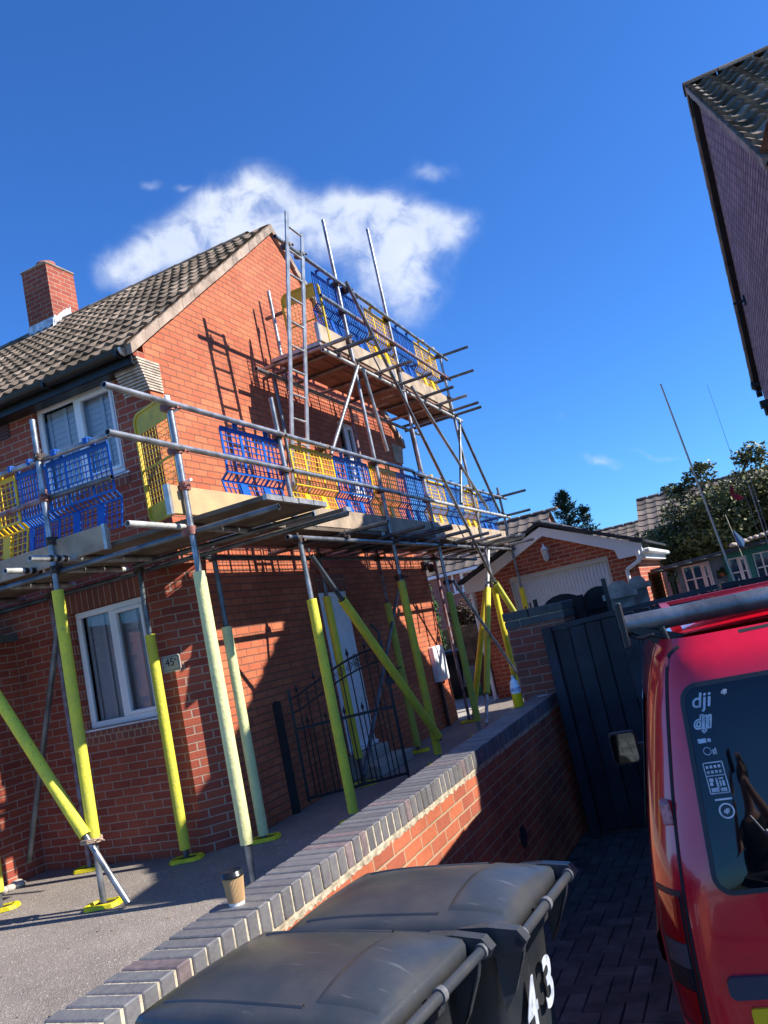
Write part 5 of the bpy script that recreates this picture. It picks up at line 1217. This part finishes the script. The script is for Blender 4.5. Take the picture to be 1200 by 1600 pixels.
# fence behind
fe = empty('timber_fence', 'orange-brown horizontal boarded fence under the shrub', 'fence', (-6.7, 17.6, 0))
mb = MB()
for k in range(6): mb.box((0, -.012 - .004 * (k % 2), .50 + k * .155), (2.1, .012, .645 + k * .155), bev=.004)
mb.build('boards', M['fence_wood'], fe); mb = MB(); mb.box((-.06, -.03, 0), (0, .06, 1.5)); mb.box((2.1, -.03, 0), (2.18, .06, 1.5)); mb.build('post', M['fence_wood'], fe)
mb = MB(); mb.box((0, -.04, 0), (2.1, .05, .495), bev=.01); mb.build('gravel_board', M['concrete'], fe)
mb = MB(); mb.box((-6.2, 15.7, .006), (-4.7, 17.4, .03)); tag(mb.build('artificial_grass', M['lawn']), kind='structure')

# ------------------------------------------------------------------ summerhouse
sh = empty('summerhouse', 'grey timber summerhouse with teal doors and felt roof behind the van', 'shed', (-1.45, 16, -.42))
mb = MB()
for k in range(12): mb.box((.42, 0 - .004 * (k % 2), .0 + k * .18), (3.9, .03, .18 + k * .18))
mb.build('front_boards', M['summer'], sh); mb = MB(); mb.box((.42, .03, 0), (3.9, 2.5, 2.15)); mb.build('shell', M['summer'], sh)
mb = MB(); mb.prism([(-.02, -.25, 2.15), (4.2, -.25, 2.34), (4.2, -.25, 2.26), (-.02, -.25, 2.07)], (0, 2.8, 0))
for k in range(16): mb.lathe([(0, 0), (.12, 0), (.12, .01), (0, .01)], (.1 + k * .26, -.25, 2.09 + k * .012), 8)
mb.build('roof', M['felt'], sh)
window('w', sh, (.52, -.03, 1.30), (1, 0, 0), .50, .78, (0, -1, 0), mull=(.36, .68), fr=.035, sill=False, bars=2, frm=mat('pale_frame', (.72, .70, .68), .6))
mb = MB(); mb.box((1.26, -.04, .3), (1.32, 0, 2.12)); mb.box((1.32, -.05, 2.04), (2.4, 0, 2.16)); mb.box((1.66, -.06, .3), (1.75, 0, 2.08)); mb.box((2.2, -.06, .3), (2.28, 0, 2.08)); mb.box((1.32, -.05, .3), (2.4, -.01, .5)); mb.build('door', M['teal'], sh)
window('w', sh, (1.34, -.03, 1.0), (1, 0, 0), .32, 1.04, (0, -1, 0), mull=(.5,), fr=.025, sill=False, bars=3); window('w', sh, (1.76, -.03, 1.0), (1, 0, 0), .44, 1.04, (0, -1, 0), mull=(.33, .66), fr=.025, sill=False, bars=3)
mb = MB(); mb.box((1.08, -.03, 1.72), (1.16, 0, 1.80)); mb.build('vent', M['black_iron'], sh)
mb = MB(); mb.tube((.30, .15, 0), (.30, .15, 1.98), .06, 10); mb.box((.22, .05, 1.93), (.36, .2, 2.04)); tag(mb.build('green_post', mat('green_post', (.015, .07, .05), .5), None, (-1.45, 16, -.5)), 'dark green post with white cap between the garage and the summerhouse', 'post')
mb = MB()
for k in range(9): a = k * .7; mb.tube((.05 * math.cos(a), 0, .05 * math.sin(a)), (.05 * math.cos(a + 1), -.02, .05 * math.sin(a + 1)), .016, 6)
tag(mb.build('wall_ornament', M['stone'], None, (-.30, 15.93, 1.18)), 'small pale flower-shaped ornament on the grey summerhouse wall', 'ornament')
hb = empty('hanging_plant', 'small trailing green plant beside the summerhouse doors', 'plant', (-.26, 15.9, 1.42)); mb = MB(); leaves(mb, (0, 0, 0), (.10, .08, .10), 220, .03); mb.build('leaves', M['leaf_green'], hb); mb = MB(); mb.lathe([(0, -.08), (.04, -.08), (.05, -.02)], (0, 0, 0), 8); mb.build('pot', M['pot'], hb)
gn = empty('garden_ornament', 'small blue-white figure and pots in front of the summerhouse', 'ornament', (-.02, 14.6, -.5))
mb = MB(); mb.lathe([(0, 0), (.12, 0), (.13, 1.42), (0, 1.42)], (0, 0, 0), 10); mb.build('plinth', M['concrete'], gn); mb = MB(); mb.lathe([(0, 1.42), (.06, 1.42), (.07, 1.5), (.03, 1.56), (.045, 1.62), (.02, 1.68), (0, 1.75)], (0, 0, 0), 10); mb.build('figure', M['label_blue'], gn)

# poles and flags
def pole(a, b, r0, r1, label, m='fibre'):
    a = Vector(a); b = Vector(b); mb = MB(); mb.tube((0, 0, 0), b - a, r0, 8, r1=r1); return tag(mb.build('pole', M[m], None, a), label, 'pole')
pole((.10, 9.0, -.5), (-.235, 9, 3.58),   .018, .008, 'long pale whip pole leaning left in front of the summerhouse')
pole((.50, 12.0, -.5), (.28, 12, 4.05), .006, .002, 'hair-thin whip pole right of the long pale pole', 'galv')
pole((.56, 12.1, -.5), (.44, 12.1, 2.55), .014, .010, 'short grey twin pole, left one, before the tree', 'galv'); pole((.60, 12.15, -.5), (.48, 12.15, 2.72), .010, .006, 'short grey twin pole, right one, before the tree', 'galv')
def flag(loc, P, m, label):
    mb = MB(); mb.add([Vector(p) for p in P], [tuple(range(len(P)))]); mb.add([Vector(p) + Vector((0, .01, 0)) for p in P], [tuple(range(len(P)))]); tag(mb.build('flag', M[m], None, loc), label, 'flag')
flag((.20, 12, 2.42), [(0, 0, .16), (.04, .02, .14), (.03, .03, .05), (.14, -.02, -.03), (.10, .0, -.07), (.02, .02, -.05), (-.02, 0, .05)], 'flag_red', 'small crumpled red flag in front of the tree')
bf = empty('small_flag', 'small pale blue flag on a thin stick above the summerhouse roof', 'flag', (.13, 14, 1.9)); mb = MB(); mb.tube((0, 0, -.3), (-.08, 0, .42), .006, 6); mb.build('stick', M['fibre'], bf); mb = MB(); mb.add([(-.03, 0, .16), (.10, .02, -.05), (.06, 0, -.16), (-.02, .0, -.1)], [(0, 1, 2, 3)]); mb.build('cloth', M['flag_blue'], bf)
mb = MB()
for k in range(16): mb.lathe([(0, 0), (random.uniform(.05, .10), .02), (random.uniform(.04, .08), .07), (0, .09)], (.1 * k, random.uniform(-.1, .1), .012 * k), 7)
tag(mb.build('roof_ornaments', M['stone'], None, (.05, 15.8, 1.80)), 'row of pale shells or stones along the summerhouse roof edge', 'ornaments')

# ------------------------------------------------------------------ far houses
def far_house(loc, L, D, ze, zr_, label, wins=(), brickm='brick_far', white=False, hip=False):
    root = empty('far_house', label, 'house', loc)
    mb = MB(); mb.wall((0, 0, 0), (1, 0, 0), L, ze, z0=-.6); mb.wall((0, D, 0), (1, 0, 0), L, ze, z0=-.6)
    for x in (0, L): mb.wall((x, 0, 0), (0, 1, 0), D, ze, z0=-.6); mb.poly([(x, 0, ze), (x, D, ze), (x, D / 2, zr_ - .04)], 0)
    mb.build('wall', M[brickm], root)
    mb = MB()
    for (y0_, y1_) in ((-.18, D / 2), (D + .18, D / 2)):
        up_ = Vector((0, y1_ - y0_, zr_ - ze)); Lq = up_.length; up_.normalize(); tiles(mb, (-.1, y0_, ze), (1, 0, 0), L + .2, up_, Lq, .36, .33, .03, 4)
    ro_ = mb.build('roof', M['tile_far'], root); mb = MB()
    k = -.1
    while k < L: mb.box((k, D / 2 - .1, zr_ + .0), (k + .40, D / 2 + .1, zr_ + .09), bev=.03); k += .42
    mb.build('ridge_tiles', M['tile_far'], ro_)
    mb = MB(); mb.box((-.08, -.22, ze - .10), (L + .08, -.02, ze - .01)); mb.build('gutter', M['upvc' if white else 'black_plastic'], root)
    for (x, z, w, h) in wins: window('w', root, (x, -.02, z), (1, 0, 0), w, h, (0, -1, 0), mull=(.45,), fr=.06, sill=True)
    return root
far_house((-12.5, 24, 0), 7.5, 3.0, 3.10, 4.35, 'brick house with pale eaves and white window seen under the scaffold', [(4.35, 2.42, .72, .64), (1.0, 2.4, .7, .64)], white=True)
far_house((-2.55, 28, 0), 9.5, 4.4, 2.95, 4.42, 'long pinkish brick house with tiled roof behind the olive tree', [(4.2, 1.6, .9, .8)])
far_house((-4.9, 33, 0), 1.9, 2.5, 3.2, 3.95, 'small grey roof just right of the conifer behind the garage', [])
mb = MB(); leaves(mb, (0, 0, 0), (.9, .5, .55), 1500, .08); tag(mb.build('distant_bush', M['leaf_dark'], None, (-2.9, 32, 2.9)), 'dark bush top between the garage roof and the pinkish house', 'bush')

# ------------------------------------------------------------------ photographer (seen reflected in the van window)
def skin_obj(name, verts, edges, radii, mtl, parent, root=0, sub=2):
    me = bpy.data.meshes.new(name); me.from_pydata(verts, edges, []); o = bpy.data.objects.new(name, me); COL.objects.link(o); o.parent = parent
    m_ = o.modifiers.new('Skin', 'SKIN'); me.skin_vertices[0].data[root].use_root = True
    for i, r in enumerate(radii): me.skin_vertices[0].data[i].radius = (r, r) if not isinstance(r, tuple) else r
    m_.use_smooth_shade = True; s_ = o.modifiers.new('Sub', 'SUBSURF'); s_.levels = sub; s_.render_levels = sub; me.materials.append(mtl); return o
pe = empty('person', 'person in black T-shirt holding up a phone, reflected in the van rear window', 'person', (.17, -.42, -.25))
# joints (relative): pelvis, waist, chest, neckbase, neck, head
Vs = [(0, 0, .95), (0, 0, 1.12), (0, .02, 1.32), (0, 0, 1.47), (0, .02, 1.55), (0, .05, 1.68), (0, .05, 1.76),
      (-.19, 0, 1.42), (-.30, .14, 1.28), (-.24, .34, 1.60), (.19, 0, 1.42), (.27, .16, 1.27), (-.02, .34, 1.68),
      (-.10, 0, .90), (-.12, .02, .50), (-.13, 0, .08), (-.14, .12, .04), (.10, 0, .90), (.12, .02, .50), (.13, 0, .08), (.14, .12, .04)]
Ed = [(0, 1), (1, 2), (2, 3), (3, 4), (4, 5), (5, 6), (3, 7), (7, 8), (8, 9), (3, 10), (10, 11), (11, 12), (0, 13), (13, 14), (14, 15), (15, 16), (0, 17), (17, 18), (18, 19), (19, 20)]
Rd = [(.15, .11), (.14, .10), (.17, .11), (.10, .08), .055, (.075, .095), (.065, .08), .065, .048, .030, .065, .048, .030, .085, .06, .045, .035, .085, .06, .045, .035]
bp = skin_obj('body', Vs, Ed, Rd, M['skin'], pe)
mb = MB()
shv = [(0, 0, .92), (0, 0, 1.12), (0, .02, 1.32), (0, 0, 1.455), (-.19, 0, 1.42), (-.26, .09, 1.335), (.19, 0, 1.42), (.245, .10, 1.33)]
skin_obj('t_shirt', shv, [(0, 1), (1, 2), (2, 3), (3, 4), (4, 5), (3, 6), (6, 7)], [(.175, .13), (.165, .12), (.19, .13), (.11, .09), .082, .072, .082, .072], M['shirt'], pe)
skin_obj('trousers', [(0, 0, .96), (-.10, 0, .88), (-.12, .02, .50), (-.13, 0, .12), (.10, 0, .88), (.12, .02, .50), (.13, 0, .12)], [(0, 1), (1, 2), (2, 3), (0, 4), (4, 5), (5, 6)], [(.165, .125), .10, .075, .06, .10, .075, .06], M['trousers'], pe)
skin_obj('hair', [(0, .0, 1.70), (0, -.01, 1.79), (0, .05, 1.83)], [(0, 1), (1, 2)], [.085, .095, .075], M['hair'], pe)
for (hx0, hy0, hz0, sg) in ((-.24, .34, 1.60, 1), (-.02, .34, 1.68, -1)):
    fv = [(hx0, hy0, hz0), (hx0 + sg * .01, hy0 + .02, hz0 + .07)]; fe_ = [(0, 1)]; fr_ = [(.03, .018), (.035, .015)]
    for k in range(4):
        b0 = len(fv); x_ = hx0 - .03 + k * .02 + sg * .01; fv += [(x_, hy0 + .03, hz0 + .10), (x_ + sg * .015, hy0 + .045, hz0 + .135 - .004 * abs(k - 1)), (x_ + sg * .02, hy0 + .035, hz0 + .16 - .006 * abs(k - 1))]; fe_ += [(1, b0), (b0, b0 + 1), (b0 + 1, b0 + 2)]; fr_ += [.010, .009, .008]
    b0 = len(fv); fv += [(hx0 + sg * .045, hy0 + .01, hz0 + .06), (hx0 + sg * .06, hy0 + .0, hz0 + .09)]; fe_ += [(0, b0), (b0, b0 + 1)]; fr_ += [.011, .009]
    skin_obj('hand', fv, fe_, fr_, M['skin'], pe, 0, 1)
mb = MB(); mb.box((-.039, -.005, -.076), (.039, .004, .076), Matrix.Rotation(rad(-12), 4, 'Y'), bev=.004); tag(mb.build('phone', M['phone'], None, (0, -.03, 1.55)), 'black phone held up by the reflected person', 'phone')

# ------------------------------------------------------------------ camera
F, yaw, pit, rol = 1240., rad(-22.5), rad(8.75), rad(-12.15)
f = Vector((math.sin(yaw) * math.cos(pit), math.cos(yaw) * math.cos(pit), math.sin(pit))); r = Vector((math.cos(yaw), -math.sin(yaw), 0)); u = r.cross(f)
r2 = r * math.cos(rol) + u * math.sin(rol); u2 = -r * math.sin(rol) + u * math.cos(rol)
cam = bpy.data.cameras.new('camera'); co = bpy.data.objects.new('camera', cam); COL.objects.link(co)
co.matrix_world = Matrix(((r2.x, u2.x, -f.x, 0), (r2.y, u2.y, -f.y, 0), (r2.z, u2.z, -f.z, 1.55), (0, 0, 0, 1)))
cam.sensor_fit = 'HORIZONTAL'; cam.sensor_width = 36; cam.lens = F / 1200 * 36; cam.clip_start = .02; cam.clip_end = 2000
scene.camera = co

# ------------------------------------------------------------------ light and sky
sd = Vector((1, .17, .765)).normalized()
sl = bpy.data.lights.new('sun', 'SUN'); sl.energy = 5.0; sl.angle = rad(.53); sl.color = (1, .94, .85); so = bpy.data.objects.new('sun', sl); COL.objects.link(so)
so.rotation_euler = (-sd).to_track_quat('-Z', 'Y').to_euler()
w = bpy.data.worlds.new('World'); scene.world = w; w.use_nodes = True; N = w.node_tree.nodes; L = w.node_tree.links; bg = N['Background']
sky = N.new('ShaderNodeTexSky'); sky.sky_type = 'NISHITA'; sky.sun_disc = False; sky.sun_elevation = math.asin(sd.z); sky.sun_rotation = math.atan2(sd.x, sd.y)
sky.air_density = 1.0; sky.dust_density = .25; sky.ozone_density = 3.5; sky.altitude = 100
def mth(op, a, b=None, c=None):
    n = N.new('ShaderNodeMath'); n.operation = op
    for i, x in enumerate((a, b, c)):
        if x is None: continue
        if isinstance(x, (int, float)): n.inputs[i].default_value = x
        else: L.new(x, n.inputs[i])
    return n.outputs[0]
def vdot(v, k):
    n = N.new('ShaderNodeVectorMath'); n.operation = 'DOT_PRODUCT'; L.new(v, n.inputs[0]); n.inputs[1].default_value = k; return n.outputs['Value']
tc = N.new('ShaderNodeTexCoord'); D = tc.outputs['Generated']
# cloud plane: tangent plane around a fixed compass direction in the sky
X1, U1, C1 = tuple(r2), tuple(u2), tuple(f)
a = vdot(D, X1); b = vdot(D, U1); c = mth('MAXIMUM', vdot(D, C1), .05)
pxn = mth('DIVIDE', a, c); pyn = mth('DIVIDE', b, c)
cv = N.new('ShaderNodeCombineXYZ'); L.new(pxn, cv.inputs[0]); L.new(pyn, cv.inputs[1])
wn = N.new('ShaderNodeTexNoise'); wn.inputs['Scale'].default_value = 7; wn.inputs['Detail'].default_value = 5; L.new(cv.outputs[0], wn.inputs['Vector'])
sw_ = N.new('ShaderNodeSeparateColor'); L.new(wn.outputs['Color'], sw_.inputs[0])
qx = mth('ADD', pxn, mth('MULTIPLY', mth('SUBTRACT', sw_.outputs[0], .5), .10)); qy = mth('ADD', pyn, mth('MULTIPLY', mth('SUBTRACT', sw_.outputs[1], .5), .10))
blobs = [(205, 412, 50, 34, 1.), (262, 385, 70, 45, 1.), (330, 350, 80, 50, .8), (405, 300, 62, 50, 1.1), (430, 350, 110, 60, 1.), (545, 345, 85, 62, 1.15), (620, 350, 95, 55, 1.1), (600, 420, 85, 65, .9), (675, 345, 55, 28, .9), (640, 470, 45, 60, .55), (678, 258, 34, 15, .62), (230, 268, 24, 11, .55), (283, 280, 20, 8, .4), (340, 298, 24, 18, .5), (940, 726, 34, 11, .85), (1010, 700, 90, 7, .32), (868, 655, 14, 14, .3)]
tot = None
for (bx, by, rx, ry, s_) in blobs:
    rx, ry = rx * .80, ry * .80
    cx, cy = (bx - 600) / F, (800 - by) / F
    dx = mth('MULTIPLY', mth('SUBTRACT', qx, cx), F / rx); dy = mth('MULTIPLY', mth('SUBTRACT', qy, cy), F / ry)
    d2 = mth('ADD', mth('MULTIPLY', dx, dx), mth('MULTIPLY', dy, dy)); g_ = mth('MULTIPLY', mth('EXPONENT', mth('MULTIPLY', d2, -.75)), s_)
    tot = g_ if tot is None else mth('ADD', tot, g_)
cn = N.new('ShaderNodeTexNoise'); cn.inputs['Scale'].default_value = 24; cn.inputs['Detail'].default_value = 14; cn.inputs['Roughness'].default_value = .60; cn.inputs['Distortion'].default_value = .5; L.new(cv.outputs[0], cn.inputs['Vector'])
dens = mth('MULTIPLY', mth('MINIMUM', tot, 1.25), mth('ADD', -.18, mth('MULTIPLY', cn.outputs['Fac'], 2.25)))
mr = N.new('ShaderNodeMapRange'); mr.interpolation_type = 'SMOOTHSTEP'; mr.inputs[1].default_value = .10; mr.inputs[2].default_value = 1.42; mr.inputs[3].default_value = 0; mr.inputs[4].default_value = .86; L.new(dens, mr.inputs[0])
cn2 = N.new('ShaderNodeTexNoise'); cn2.inputs['Scale'].default_value = 9; cn2.inputs['Detail'].default_value = 8; L.new(cv.outputs[0], cn2.inputs['Vector'])
cm = N.new('ShaderNodeMix'); cm.data_type = 'RGBA'; cm.inputs[6].default_value = (5.2, 6.4, 8.6, 1); cm.inputs[7].default_value = (10.5, 10.8, 11.4, 1); L.new(cn2.outputs['Fac'], cm.inputs[0])
mx = N.new('ShaderNodeMix'); mx.data_type = 'RGBA'; L.new(mr.outputs[0], mx.inputs[0]); tn = N.new('ShaderNodeMix'); tn.data_type = 'RGBA'; tn.blend_type = 'MULTIPLY'; tn.inputs[0].default_value = 1; L.new(sky.outputs[0], tn.inputs[6]); tn.inputs[7].default_value = (.55, 1.18, 2.05, 1); L.new(tn.outputs[2], mx.inputs[6]); L.new(cm.outputs[2], mx.inputs[7])
L.new(mx.outputs[2], bg.inputs['Color']); bg.inputs['Strength'].default_value = .064
vs = scene.view_settings; vs.view_transform = 'Standard'; vs.look = 'None'; vs.exposure = .80; vs.gamma = 1; vs.use_curve_mapping = False
scene.render.resolution_x = 768; scene.render.resolution_y = 1024; scene.render.resolution_percentage = 100
scene.render.engine = 'CYCLES'
